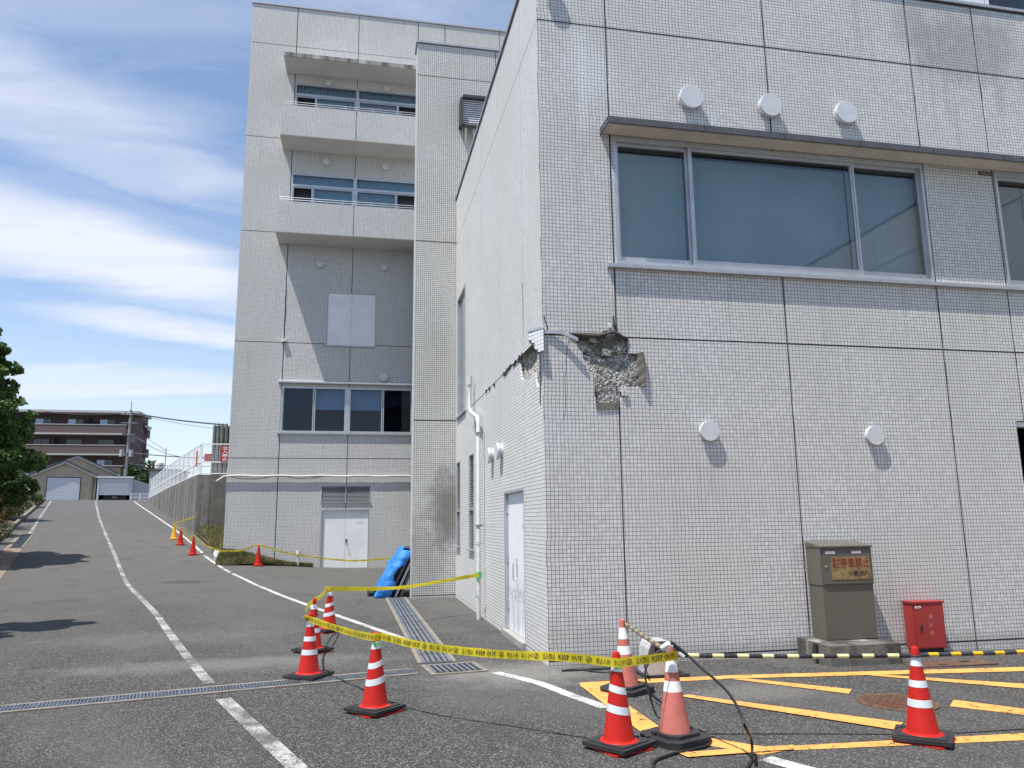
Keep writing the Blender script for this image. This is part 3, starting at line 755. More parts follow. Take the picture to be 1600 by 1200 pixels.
# front panels; the two beside the broken corner get their own outline
FXm, SXm = FY(YF), FX(XC)
panels(ANX, JX + [14.0], JZ, OPF, FXm, tile_front, skip={(0, 2 - 1), (1, 2 - 1), (0, 2)})
m = MB(); m.poly_prism([[(XC, .07), (3.26, .07), (3.26, 3.10), (2.96, 3.10), (2.96, 3.25), (2.945, 3.25), (2.95, 3.42), (2.93, 3.55), (2.88, 3.60), (2.86, 3.69), (2.81, 3.74), (2.80, 3.83), (2.75, 3.88), (2.72, 3.97), (2.66, 4.0), (2.64, 4.04), (XC, 4.04)]], (0, .03), FXm); m.build('tile_panel', tile_front, ANX)
m = MB(); m.poly_prism([[(3.28, .07), (5.71, .07), (5.71, 4.04), (3.43, 4.04), (3.43, 3.90), (3.415, 3.84), (3.62, 3.84), (3.62, 3.40), (3.50, 3.39), (3.28, 3.39), (3.28, 3.33), (3.36, 3.33), (3.36, 3.27), (3.30, 3.26), (3.28, 3.20)]], (0, .03), FXm); m.build('tile_panel', tile_front, ANX)
m = MB(); m.poly_prism([[(XC, 4.06), (2.62, 4.06), (2.70, 4.09), (3.05, 4.09), (3.10, 4.13), (3.20, 4.15), (3.26, 4.12), (3.26, 8.52), (XC, 8.52)]], (0, .03), FXm); m.build('tile_panel', tile_front, ANX)
# side wall
JY = [YF, 10.35, 12.2, 14.03, 15.87, YP]
DOOR = (10.47, 11.95, -.3, 2.165); LV1 = (15.10, 15.74, 1.17, 3.07); LV2 = (17.17, 17.79, 1.17, 3.07); SW = (16.30, 17.64, 4.12, 6.97)
OPS = [DOOR, LV1, LV2, SW]
panels(ANX, [YF + .0305] + JY[1:], JZ, OPS, SXm, tile_side, skip={(0, 1), (1, 1)}, gap=.008)
m = MB(); m.poly_prism([[(YF + .0305, .07), (10.34, .07), (10.34, 3.66), (10.1, 3.63), (9.91, 3.62), (9.80, 3.66), (9.68, 3.64), (9.62, 3.5), (9.54, 3.43), (9.49, 3.17), (9.37, 3.15), (9.33, 3.4), (9.30, 3.62), (9.28, 3.81), (9.25, 3.95), (9.25, 4.04), (YF + .0305, 4.04)]], (0, .03), SXm); m.build('tile_panel', tile_side, ANX)
dz = 2.165
m = MB(); m.poly_prism([[(10.36, .07), (10.47, .07), (10.47, dz), (11.95, dz), (11.95, .07), (12.19, .07), (12.19, 4.04), (11.1, 4.03), (10.8, 4.02), (10.62, 3.97), (10.6, 3.86), (10.56, 3.74), (10.46, 3.69), (10.36, 3.67)]], (0, .03), SXm); m.build('tile_panel', tile_side, ANX)
# backing walls with openings, so that joints and holes have something behind them
DMF = (2.45, 3.70, 2.95, 4.22); DMS = (9.30, 10.95, 3.05, 4.20)
def backing(root, us, vs, ops, mapf, mat, d):
    U = sorted(set(us) | {x for o in ops for x in o[:2] if us[0] < x < us[-1]}); Vv = sorted(set(vs) | {x for o in ops for x in o[2:] if vs[0] < x < vs[-1]})
    m = MB(); m.grid_prism(U, Vv, lambda a, b: not inside(a, b, ops), d, mapf); return m.build('wall', mat, root)
backing(ANX, [XC + .007, 14.0], [-.3, ROOF - .02], OPF + [DMF], FY(YF), joint_m, (.007, .25))
backing(ANX, [YF + .25, YP - .03], [-.3, ROOF - .02], OPS + [(9.45, DMS[1], DMS[2], DMS[3])], FX(XC), joint_m, (.007, .25))
m = MB(); m.box(XC + .26, 14, YF + .26, YP + 6, ROOF - .35, ROOF - .1); m.build('roof', conc, ANX)
m = MB(); m.box(13.8, 14, YF + .26, YP + 6, -.3, ROOF - .36); m.box(XC + .26, 13.79, YP - .1, YP + .1, -.3, ROOF - .36); m.box(XC + .26, 13.79, YF + .8, YP - .11, 3.35, 3.55); m.box(8.9, 9.0, YF + .26, YP - .11, -.3, 3.34); m.build('inner_wall', room_m, ANX)
# wing of the same building that comes forward at the right, outside the frame: it is what the big panes mirror
wj = [-14.0, -9, -4.2, .6, 5.4, YF - .02]
panels(ANX, wj, [-.3, .06, 4.05, 8.53, ROOF], [(-12, -5, 5.05, 6.87), (-3, 4, 5.05, 6.87)], FX(14.03), tile_side)
m = MB(); m.box(14.04, 20, -14, YF - .02, -.3, ROOF - .02); m.build('wing_wall', joint_m, ANX)
for a_, b_ in ((-12, -5), (-3, 4)):
    m = MB(); m.box(14.036, 14.0395, a_, b_, 5.05, 6.87); m.build('wing_window', glass_dk, ANX)
m = MB(); m.box(14.0, 20, -14.03, YF - .05, ROOF + .004, ROOF + .06); m.build('coping', alu_matt, ANX)
# coping
m = MB(); m.box(XC - .03, 14.0, YF - .03, YF + .22, ROOF + .004, ROOF + .05); m.box(XC - .03, XC + .22, YF + .222, YP + 6, ROOF + .004, ROOF + .05); m.build('coping', alu_matt, ANX)
m = MB(); m.box(XC - .005, 14.0, YF - .005, YF + .2, ROOF - .03, ROOF + .002); m.box(XC - .005, XC + .2, YF + .202, YP + 6, ROOF - .03, ROOF + .002); m.build('coping_joint', dark_m, ANX)
# broken concrete
def rough_patch(name, u0, u1, v0, v1, mapf, base, n=70, seed=0, deepf=None):
    V = []; nu = n; nv = int(n * (v1 - v0) / (u1 - u0)) + 2
    for j in range(nv + 1):
        for i in range(nu + 1):
            u = u0 + (u1 - u0) * i / nu; v = v0 + (v1 - v0) * j / nv; p = Vector((u * 3 + seed, v * 3, seed))
            dp_ = deepf(u, v) if deepf else 0; am = .30 + min(1, dp_ * 9) * .7
            h = base + am * (.05 * noise.noise(p) + .030 * noise.noise(p * 3.1)) + .016 * noise.noise(p * 8) * (am + .3) + .013 * noise.noise(p * 20) + .007 * noise.noise(p * 45) + dp_
            V.append(mapf(u, v, max(.012, h)))
    F = [(j * (nu + 1) + i, j * (nu + 1) + i + 1, (j + 1) * (nu + 1) + i + 1, (j + 1) * (nu + 1) + i) for j in range(nv) for i in range(nu)]
    m = MB(); m.add(V, F); return m.build(name, rub, ANX)
def deepF(u, v):
    top = sm(3.62, 3.95, v) * (1 - sm(3.05, 3.45, u) * .55)
    return .11 * top
rough_patch('broken_concrete', 2.40, 3.72, 2.93, 4.24, FXm, .020, 170, 3, deepF)
rough_patch('broken_concrete', 9.28, 10.98, 3.03, 4.22, SXm, .028, 130, 9, lambda u, v: .12 * math.exp(-((u - 10.15) ** 2 / .12 + (v - 3.95) ** 2 / .03)))
# lumps of cracked concrete hanging in the upper part of the hole
for i in range(26):
    u = 2.78 + rnd.random() * .62; v = 3.62 + rnd.random() * .40
    if v < 3.9 - (u - 2.78) * .2 + .1 or True:
        c = Vector(FXm(u, v, .05 + rnd.random() * .06)); s = .025 + rnd.random() * .05; m = MB()
        m.obox(c, (s, rnd.uniform(-.01, .01), rnd.uniform(-.015, .015)), (0, s * .5, 0), (rnd.uniform(-.015, .015), 0, s * .7)); m.build('concrete_lump', rub, ANX)
# mortar flap that stands proud of the wall, with the strip beneath
mort = concrete('mortar', (.27, .255, .215), .5, (.12, .11, .09), bump=.03, scale=5)
m = MB(); rz = [3.40, 3.45, 3.52, 3.585, 3.66, 3.72, 3.79, 3.845]; lo_ = [3.555, 3.53, 3.55, 3.525, 3.545, 3.53, 3.55, 3.54]; hi_ = [3.60, 3.625, 3.618, 3.63, 3.622, 3.628, 3.62, 3.605]
V = []
for z_, a_, b_ in zip(rz, lo_, hi_): V += [(a_, YF + .004, z_), (b_, YF - .055, z_ + .004), (b_ + .014, YF - .036, z_ + .004), (a_ + .01, YF + .026, z_)]
m.add(V, [(4 * i + k, 4 * i + (k + 1) % 4, 4 * i + 4 + (k + 1) % 4, 4 * i + 4 + k) for i in range(7) for k in range(4)] + [(0, 1, 2, 3), (31, 30, 29, 28)]); m.build('mortar_flap', mort, ANX)
m = MB(); m.poly_prism([[(2.965, 3.09), (3.265, 3.105), (3.265, 3.19), (2.965, 3.17)]], (-.015, .03), FXm); m.build('mortar_ledge', mort, ANX)
m = MB(); m.box(3.31, 3.38, YF - .03, YF, 3.275, 3.345); m.build('loose_tile', tile_front, ANX)
# sealant: metal cover strip pushed out at the corner, rubber gasket above the hole
m = MB()
seal = [(2.275, 4.075), (2.40, 4.08), (2.52, 4.07), (2.60, 4.035), (2.72, 3.975)]
for (a, b) in zip(seal[:-1], seal[1:]):
    ya, yb = YF - .02 - .02 * seal.index(a), YF - .02 - .02 * seal.index(b)
    m.add([(a[0], ya, a[1] - .022), (b[0], yb, b[1] - .022), (b[0], yb, b[1] + .022), (a[0], ya, a[1] + .022), (a[0], ya + .03, a[1] - .022), (b[0], yb + .03, b[1] - .022), (b[0], yb + .03, b[1] + .022), (a[0], ya + .03, a[1] + .022)], [(0, 1, 2, 3), (7, 6, 5, 4), (0, 4, 5, 1), (3, 2, 6, 7)])
m.build('cover_strip', alu_matt, ANX)
gask = simple('old_gasket', (.07, .05, .045), .8, var=.4, scale=20, bump=.01, bscale=60)
m = MB(); m.tube([(2.62, YF - .01, 4.075), (2.8, YF - .02, 4.055), (3.0, YF - .03, 4.045), (3.10, YF - .045, 4.075), (3.20, YF - .055, 4.10), (3.28, YF - .04, 4.075), (3.34, YF - .02, 4.05), (3.42, YF - .01, 4.045)], [.012, .026, .03, .032, .034, .03, .022, .012], 7); m.build('gasket', gask, ANX, smooth=True)
m = MB(); m.obox((3.17, YF - .035, 4.085), (.05, .0, .01), (0, .04, 0), (0, 0, .035)); m.build('concrete_lump', rub, ANX)
m = MB(); m.tube([(3.225, YF - .03, 4.33), (3.23, YF - .025, 4.20), (3.262, YF - .012, 4.10)], [.011, .016, .014], 6); m.build('sealant_strip', joint_m, ANX)
m = MB(); m.box(3.155, 3.205, YF - .006, YF, 4.175, 4.23); m.build('bare_tile', white_pl, ANX)
# chunk of tiles pushed out on the side wall
cA, cB = Vector((2.272, 9.165, 0)), Vector((2.085, 9.20, 0))          # right and left edge of the piece pushed out of the corner
def cpt(f, z, d=0): p = cA.lerp(cB, f); return (p.x - .03 * (z - 3.8) * -1, p.y + d - .12 * (4.10 - z), z)
tops = [4.115, 4.10, 4.085, 4.07, 4.055]; bots = [3.80, 3.80, 3.85, 3.90, 3.95]
for i in range(5):
    f0, f1 = i / 5 + .015, (i + 1) / 5 - .005; z = tops[i]
    while z - .045 > bots[i] - .01:
        z0_, z1_ = z - .044, z; m = MB(); m.add([cpt(f0, z0_, -.006), cpt(f1, z0_, -.006), cpt(f1, z1_, -.006), cpt(f0, z1_, -.006), cpt(f0, z0_, .004), cpt(f1, z0_, .004), cpt(f1, z1_, .004), cpt(f0, z1_, .004)], [(0, 1, 2, 3), (7, 6, 5, 4), (0, 4, 5, 1), (1, 5, 6, 2), (2, 6, 7, 3), (3, 7, 4, 0)]); m.build('loose_tile', white_tile, ANX); z -= .050
m = MB(); V = [cpt(0, 3.80), cpt(.4, 3.80), cpt(.4, 3.85), cpt(.6, 3.86), cpt(1, 3.95), cpt(1, 4.06), cpt(0, 4.12)]; W_ = [(p[0] + .012, p[1] + .05, p[2]) for p in V]
m.add(V + W_, [tuple(range(7)), tuple(range(13, 6, -1))] + [(i, (i + 1) % 7, 7 + (i + 1) % 7, 7 + i) for i in range(7)]); m.build('loose_mortar_slab', mort, ANX)
m = MB(); m.add([cpt(-.02, 4.122, -.012), cpt(1.05, 4.064, -.012), cpt(1.05, 4.10, -.012), cpt(-.02, 4.155, -.012), cpt(-.02, 4.122, .03), cpt(1.05, 4.064, .03), cpt(1.05, 4.10, .03), cpt(-.02, 4.155, .03)], [(0, 1, 2, 3), (7, 6, 5, 4), (0, 4, 5, 1), (1, 5, 6, 2), (2, 6, 7, 3), (3, 7, 4, 0)]); m.build('cover_strip', alu_matt, ANX)
m = MB()
for i in range(22):
    y = 10.4 + rnd.random() ** 1.4 * 3.2; z = 4.04 + rnd.uniform(-.03, .015); s = rnd.uniform(.012, .035)
    m.obox((XC - .006, y, z), (.012, 0, 0), (0, s * 1.6, rnd.uniform(-.02, .02)), (0, rnd.uniform(-.01, .01), s * .6))
stuff(m.build('torn_sealant', gask, ANX))
# cracks in the tiling, as thin dark recessed-looking ribbons 1 mm proud
def crack(pts, mapf, w=.006, parent=ANX):
    m = MB()
    for (a, b) in zip(pts[:-1], pts[1:]):
        d = Vector((b[0] - a[0], b[1] - a[1])).normalized(); n = Vector((-d.y, d.x)) * w / 2
        m.add([mapf(a[0] + n.x, a[1] + n.y, -.0012), mapf(a[0] - n.x, a[1] - n.y, -.0012), mapf(b[0] - n.x, b[1] - n.y, -.0012), mapf(b[0] + n.x, b[1] + n.y, -.0012)], [(0, 1, 2, 3)])
    m.build('crack', dark_m, parent)
crack([(2.625, 4.0), (2.60, 3.86), (2.575, 3.73), (2.58, 3.62), (2.56, 3.49), (2.562, 3.25), (2.555, 3.05), (2.52, 2.96)], FXm)
crack([(2.30, 4.30), (2.315, 4.22), (2.345, 4.15), (2.35, 4.09)], FXm, .014)
crack([(10.36, 5.1), (10.345, 4.8), (10.36, 4.55)], SXm, .03); crack([(10.36, 4.9), (10.35, 4.3)], SXm, .016)
# tower-like vents, windows, canopy
def vent(root, c, axis, r=.125, p=.11, label=None):
    v = MB(); sgn = -1
    prof = [(r * .93, 0), (r * .93, .022), (r * .70, .026), (r * .70, p * .55), (r * 1.0, p * .56), (r * 1.0, p * .97), (r * .98, p), (0, p)]
    prof = [(a, -b) for a, b in prof]
    v.lathe(prof, c, 40, axis, cap=False); return v.build('vent_cap', vent_m, root)
for x, z in ((4.475, 7.55), (5.695, 7.55), (6.92, 7.565)): vent(ANX, (x, YF, z), 'y', .172, .10)
for x, z in ((4.475, 2.830), (6.90, 2.80)): vent(ANX, (x, YF, z), 'y', .132, .07)
vent(ANX, (2.47, YF, 9.05), 'y', .132, .10)
for y in (12.08, 12.92): vent(ANX, (XC, y, 2.82), 'x', .132, .10)
# canopy
m = MB(); CY = YF - .35
m.box(3.14, 14.0, CY, YF - .001, 6.905, 6.96); m.build('canopy', beige_soffit, ANX)
m = MB(); m.box(3.135, 14.0, CY - .004, CY + .02, 6.885, 6.975); m.box(3.133, 3.15, CY + .021, YF - .002, 6.885, 6.975); m.box(3.15, 14, CY + .021, YF - .002, 6.962, 6.975); m.build('fascia', flash, ANX)
for i in range(9):
    x = 4.5 + i * 1.19; m = MB(); m.box(x, x + .012, CY - .0065, CY - .004, 6.887, 6.973); m.build('fascia_joint', dark_m, ANX)
m = MB(); m.box(3.22, 14.0, CY + .06, YF - .03, 6.893, 6.9035); m.build('soffit_board', beige_soffit, ANX)
# sill
m = MB(); m.box(3.17, 14.0, YF - .075, YF - .001, 4.985, 5.035); m.build('sill', alu_matt, ANX)
def big_window(root, x0, x1, z0, z1, div, stickers=(), bl=blind_m):
    f = MB(); Y0, Y1 = YF - .02, YF + .12; fw = .045
    f.box(x0, x0 + fw, Y0, Y1, z0, z1); f.box(x1 - fw, x1, Y0, Y1, z0, z1); f.box(x0 + fw, x1 - fw, Y0, Y1, z0, z0 + fw); f.box(x0 + fw, x1 - fw, Y0, Y1, z1 - fw * 1.3, z1)
    w = f.build('window', alu, root)
    xs = [x0 + fw] + list(div) + [x1 - fw]
    for i in range(len(xs) - 1):
        a, b = xs[i], xs[i + 1]; yy = YF + (.035 if i % 2 == 0 else .0); s = MB(); sw = .038; bh = .075
        a2, b2 = a + (.0 if i == 0 else .008), b - (.0 if i == len(xs) - 2 else .008)
        za, zb = z0 + fw + .002, z1 - fw * 1.3 - .002
        s.box(a2, a2 + sw, yy, yy + .035, za, zb); s.box(b2 - sw, b2, yy, yy + .035, za, zb); s.box(a2 + sw, b2 - sw, yy, yy + .035, za, za + bh); s.box(a2 + sw, b2 - sw, yy, yy + .035, zb - .045, zb)
        s.build('sash', alu, w)
        g = MB(); g.box(a2 + sw, b2 - sw, yy + .015, yy + .020, za + bh, zb - .045); g.build('pane', glass_m, w)
        bl_ = MB(); bl_.add([(a2 - .02, YF + .20, z0), (b2 + .02, YF + .20, z0), (b2 + .02, YF + .20, z1 - .06), (a2 - .02, YF + .20, z1 - .06)], [(0, 1, 2, 3)]); bl_.build('blind', bl, w)
        h = MB(); h.box(a2 + sw, b2 - sw, YF + .13, YF + .19, z1 - .12, z1 - .06); h.build('blind_box', dk_grey, w)
        if i in stickers:
            k = MB(); k.box(b2 - .17, b2 - .08, yy - .002, yy, za + .015, za + .045); k.build('sticker', sign_white, w)
            k = MB(); k.box(b2 - .155, b2 - .12, yy - .003, yy - .002, za + .024, za + .036); k.build('sticker_print', ink, w)
    for d in div:
        k = MB(); k.box(d - .014, d + .014, YF - .014, YF + .03, z0 + fw, z1 - fw * 1.3); k.build('mullion', alu, w)
    return w
w_ = big_window(ANX, *WIN1, [4.42, 6.98], (0, 2))
big_window(ANX, *WIN2, [11.0, 12.6], (), blind_lt)
m = MB(); m.box(9.14, 9.36, YF - .02, YF + .0, 6.80, 6.86); m.build('missing_tile_patch', mort, ANX)
# side: upper window, louvres, door, pipe
def side_window(root, y0, y1, z0, z1):
    f = MB(); f.box(XC - .015, XC + .1, y0, y0 + .05, z0, z1); f.box(XC - .015, XC + .1, y1 - .05, y1, z0, z1); f.box(XC - .015, XC + .1, y0 + .05, y1 - .05, z0, z0 + .05); f.box(XC - .015, XC + .1, y0 + .05, y1 - .05, z1 - .05, z1)
    w = f.build('window', alu_matt, root)
    g = MB(); g.box(XC + .04, XC + .045, y0 + .05, y1 - .05, z0 + .05, z1 - .05); g.build('pane', glass_m, w)
    b = MB(); b.box(XC + .18, XC + .19, y0, y1, z0, z1); b.build('blind', blind_lt, w)
side_window(ANX, *SW)
m = MB(); m.box(XC - .05, XC, SW[0] - .05, SW[1] + .05, SW[2] - .05, SW[2] - .003); m.build('sill', alu_matt, ANX)
for (y0, y1, z0, z1) in (LV1, LV2):
    f = MB()
    for a in ((y0, y0 + .035), (y1 - .035, y1)): f.box(XC - .01, XC + .08, *a, z0, z1)
    f.box(XC - .01, XC + .08, y0 + .035, y1 - .035, z1 - .03, z1); f.box(XC - .01, XC + .08, y0 + .035, y1 - .035, 1.93, 1.97)
    f.box(XC - .06, XC + .08, y0 - .03, y1 + .03, z0 - .03, z0 + .0)
    w = f.build('louvre_window', alu_matt, ANX)
    b = MB(); b.box(XC + .10, XC + .11, y0, y1, z0, z1); b.build('backing', dark_m, w)
    for i in range(22):
        z = 2.0 + i * .047; s = MB(); s.obox((XC + .035, (y0 + y1) / 2, z), (.024, 0, .018), (0, (y1 - y0) / 2 - .036, 0), (.0015, 0, -.002)); s.build('slat', alu_matt, w)
    g = MB(); g.box(XC + .03, XC + .036, y0 + .036, y1 - .036, z0 + .002, 1.928); g.build('pane', glass_dk, w)
def double_door(root, kind, mapf, u0, u1, v0, v1, mat, depth):
    f = MB()
    f.add([], []); 
    def bx(a, b, c, d, e0, e1, mm): 
        P = [mapf(a, c, e0), mapf(b, c, e0), mapf(b, d, e0), mapf(a, d, e0), mapf(a, c, e1), mapf(b, c, e1), mapf(b, d, e1), mapf(a, d, e1)]
        mm.add(P, [(0, 1, 2, 3), (7, 6, 5, 4), (0, 4, 5, 1), (1, 5, 6, 2), (2, 6, 7, 3), (3, 7, 4, 0)])
    bx(u0, u0 + .04, v0, v1, .0, depth + .05, f); bx(u1 - .04, u1, v0, v1, .0, depth + .05, f); bx(u0 + .04, u1 - .04, v1 - .04, v1, .0, depth + .05, f)
    w = f.build('door', alu_matt, root); mid = (u0 + u1) / 2
    for a, b in ((u0 + .045, mid - .003), (mid + .003, u1 - .045)):
        g = MB(); bx(a, b, v0, v1 - .045, depth, depth + .045, g); g.build('door_leaf', mat, w)
    g = MB(); bx(mid - .003, mid + .003, v0, v1 - .045, depth + .02, depth + .03, g); g.build('gap', dark_m, w)
    return w, bx, mid
w, bx, mid = double_door(ANX, 'x', SXm, DOOR[0], DOOR[1], .09, DOOR[3], door_st, .06)
g = MB(); bx(mid + .03, mid + .08, .92, 1.16, .052, .06, g); g.build('handle_plate', alu, w)
g = MB(); g.tube([(XC + .06, mid + .055, 1.09), (XC + .0, mid + .055, 1.09), (XC - .005, mid + .055, .97), (XC - .0, mid + .055, .86), (XC + .04, mid + .055, .84)], .011, 6); g.build('handle', alu, w)
for z in (.45, 1.15, 1.9):
    g = MB(); bx(DOOR[1] - .06, DOOR[1] - .02, z - .07, z + .07, .03, .058, g); g.build('hinge', alu_matt, w)
put_marks(4, SXm(10.86, 1.60, .058), (0, -1, 0), (0, 0, 1), .05, .24, 'door_lettering', alu_matt, w)
put_marks(4, SXm(10.80, 1.40, .058), (0, -1, 0), (0, 0, 1), .04, .18, 'door_lettering', alu_matt, w)
m = MB(); m.box(XC - .05, XC + .26, 10.44, 11.98, .0, .085); m.build('door_step', conc, ANX)
m = MB(); m.box(XC + .11, XC + .2, DOOR[0], DOOR[1], .086, DOOR[3]); m.build('door_backing', dark_m, ANX)
# downpipe
px_ = XC - .11
dp = MB(); dp.tube([(px_, 13.86, .0), (px_, 13.86, 3.50), (px_ + .005, 13.95, 3.62), (px_ + .01, 14.9, 3.86), (px_ + .01, 15.0, 3.95), (px_ + .01, 15.0, 4.42)], .037, 12)
dpo = dp.build('downpipe', pvc, ANX, smooth=True)
m = MB(); m.tube([(px_ + .01, 15.0, 4.42), (px_ + .01, 15.0, 4.60)], .055, 12); m.build('pipe_hood', pvc, dpo, smooth=True); m = MB(); m.tube([(px_, 13.86, 1.3), (px_, 13.86, 1.36)], .046, 12); m.build('pipe_socket', pvc, dpo, smooth=True)
for z in (1.62, 3.3):
    m = MB(); m.tube([(px_, 13.86, z), (px_, 13.86, z + .03)], .054, 12); m.bar((px_, 13.86, z + .015), (XC + .01, 13.86, z + .015), .02, .02); m.build('pipe_bracket', steel, dpo)
m = MB(); m.tube([(XC - .015, 13.80, 3.3), (XC - .015, 13.80, .0)], .012, 6); m.build('conduit', pvc, ANX)
# garage lintel
m = MB(); m.box(9.26, 12, YF + .03, YF + .20, 2.96, 3.03); m.build('lintel_trim', white_metal, ANX)
# wall base: thin black strip on the ground at the corner
m = MB(); m.box(2.42, 3.15, 8.86, 8.92, .0, .018); o = m.build('floor_strip', black_rub); tag(o, 'short black rubber strip lying before the annex corner', 'rubber strip')

# upper storey set back above the annex roof
UPS = thing('penthouse', 'pale panelled rooftop storey peeping over the annex parapet at the top right', 'building', (12, 13, ROOF))
for i in range(4):
    m = MB(); m.box(11.2 + i * .62, 11.2 + i * .62 + .60, 13.0, 13.12, ROOF, 14.9); m.build('wall_panel', white_metal, UPS)
m = MB(); m.box(13.7, 22, 13.10, 13.2, ROOF, 14.9); m.build('wall', grey_box, UPS)
for i in range(5):
    m = MB(); m.box(13.7 + i * 1.2, 13.78 + i * 1.2, 13.0, 13.12, ROOF, 14.9); m.build('window_post', white_metal, UPS)
    m = MB(); m.box(13.79 + i * 1.2, 14.89 + i * 1.2, 13.06, 13.07, ROOF + .4, 14.6); m.build('pane', glass_dk, UPS)
m = MB(); m.box(11.1, 22, 12.9, 18, 14.92, 15.1); m.build('roof', conc, UPS)

# ------------------------------------------------------------------ tower block
TW = thing('tiled_tower_block', 'tall white-tiled block with two balconies standing behind the annex', 'building', (-4.65, 29.4, 0))
YT = 29.4; TX0 = -4.65
TJX = [TX0, -2.87, -.39, 2.08, 3.22, 5.6, 8.0, 12.0]; TJZ = [-.2, 4.10, 8.50, 12.90, 16.85, 20.95, 22.70]
TW1 = (-2.84, 2.6, 16.9, 19.31); TW2 = (-2.83, 2.6, 12.95, 15.40); TWL = (-2.87, 2.05, 5.06, 6.81); TPN = (-1.30, .56, 8.45, 10.55)
TDR = (-1.28, .485, -.3, 2.205); TLV = (-1.305, .50, 2.49, 3.08)
TOP = [TW1, TW2, TWL, TPN, TDR, TLV]; TM = FY(YT)
panels(TW, TJX, TJZ, TOP, TM, tile_tower, gap=.014)
backing(TW, [TX0 + .03, 12.0], [-.2, 22.68], TOP, TM, joint_m, (.024, .25))
for (nm, b) in (('side_wall', (TX0, TX0 + .25, YT + .032, 40, -.2, 22.69)), ('side_wall', (11.75, 12, YT + .26, 40, -.2, 22.69)), ('side_wall', (TX0 + .26, 11.74, 39.75, 40, -.2, 22.69))):
    m = MB(); m.box(*b); m.build(nm, tile_side if b[0] == TX0 else conc, TW)
m = MB(); m.box(TX0 + .26, 11.74, YT + .26, 39.74, 22.3, 22.5)
for z in (4.0, 8.3, 12.6, 16.6, 20.6): m.box(TX0 + .26, 11.74, YT + .26, 39.74, z, z + .2)
m.build('floor_slab', room_m, TW)
m = MB(); m.box(TX0 - .04, 12.04, YT - .04, YT + .25, 22.705, 22.77); m.box(TX0 - .04, TX0 + .25, YT + .252, 40, 22.705, 22.77); m.build('coping', alu_matt, TW)
# balconies and roof slab
def balcony(z0, z1, x0=-3.22):
    b = MB(); b.box(x0, 3.4, 28.2, YT - .001, z0, z0 + .14); sl = b.build('balcony_slab', conc_soffit, TW)
    for (a, c) in ((x0, -.385), (-.36, 3.4)):
        p = MB(); p.box(a, c - .01, 28.17, 28.32, z0 + .02, z1); p.build('parapet_panel', tile_tower, TW)
    p = MB(); p.box(x0, x0 + .14, 28.33, YT - .002, z0 + .142, z1); p.build('parapet_side', tile_tower, TW)
    p = MB(); p.box(x0 + .01, 3.4, 28.19, 28.31, z1 + .001, z1 + .02); p.build('parapet_cap', alu_matt, TW)
    p = MB()
    for z in (z1 + .10, z1 + .19): p.tube([(x0 + .07, YT - .1, z), (x0 + .07, 28.24, z), (3.4, 28.24, z)], .014, 6)
    r = p.build('railing', alu, TW)
    for i in range(8):
        x = x0 + .3 + i * 1.06; q = MB(); q.tube([(x, 28.24, z1 + .02), (x, 28.24, z1 + .19)], .016, 6); q.build('rail_post', alu, r)
balcony(16.36, 17.62); balcony(12.43, 13.68)
m = MB(); m.box(-3.22, 3.4, 28.2, YT - .001, 19.72, 19.85); m.build('roof_slab', conc_soffit, TW)
m = MB(); m.box(-3.225, 3.4, 28.17, 28.198, 19.70, 19.87); m.build('slab_edge', concrete('stained_slab_edge', (.44, .43, .40), .9, (.10, .095, .09), .01), TW)
screen_m = simple('insect_screen', (.10, .125, .16), .9)
def curtain(root, x0, x1, z0, z1, y, mat=curtain_m, amp=.035, wl=.16):
    n = int((x1 - x0) / wl * 6); V = []
    for i in range(n + 1):
        x = x0 + (x1 - x0) * i / n; yy = y + amp * math.sin(2 * math.pi * (x / wl) + .6 * math.sin(x * 3.1))
        V += [(x, yy, z0), (x, yy, z1)]
    F = [(2 * i, 2 * i + 2, 2 * i + 3, 2 * i + 1) for i in range(n)]
    m = MB(); m.add(V, F); return m.build('curtain', mat, root)
def balcony_window(x0, x1, z0, z1, ztr):
    f = MB(); Y0, Y1 = YT - .01, YT + .12
    f.box(x0, x0 + .05, Y0, Y1, z0, z1); f.box(x0 + .05, x1, Y0, Y1, z1 - .06, z1); f.box(x0 + .05, x1, Y0, Y1, ztr, ztr + .09)
    w = f.build('window', alu, TW)
    m = MB(); m.box(-.44, -.31, YT - .02, YT + .1, z0, z1 - .061); m.build('mullion', alu, w)
    for (a, b) in ((x0 + .05, -.44), (-.31, x1)):
        g = MB(); g.box(a, b, YT + .05, YT + .055, ztr + .09, z1 - .06); g.build('pane', glass_m, w)
    m = MB(); m.box(x0 + .1, x1, YT + .5, YT + .52, z0, z1); m.build('room_back', screen_m, w)
    for (a, b, dark) in ((x0 + .05, -2.02, 1), (-2.02, -.44, 0), (-.31, 1.27, 0), (1.27, x1, 1)):
        s = MB(); s.box(a, a + .045, YT + .02, YT + .06, z0, ztr); s.box(b - .045, b, YT + .02, YT + .06, z0, ztr); s.box(a + .045, b - .045, YT + .02, YT + .06, ztr - .05, ztr); s.build('sash', alu, w)
        if not dark: g = MB(); g.box(a + .045, b - .045, YT + .04, YT + .045, z0, ztr - .05); g.build('pane', glass_m, w); curtain(w, a, b, z0, ztr - .02, YT + .2)
    for (a, b) in ((x0 + .05, -.44), (-.31, x1)): curtain(w, a, b, ztr + .02, z1 - .02, YT + .2)
balcony_window(*TW1, 18.78); balcony_window(*TW2, 14.86)
for p in ((-1.56, 19.42, 0), (.80, 19.42, 0), (-1.53, 15.95, 0), (.80, 15.93, 0), (-1.62, 11.66, 0), (.83, 11.65, 0)): vent(TW, (p[0], YT, p[1]), 'y', .13, .10)
vent(TW, (.905, YT, 7.25), 'y', .16, .10)
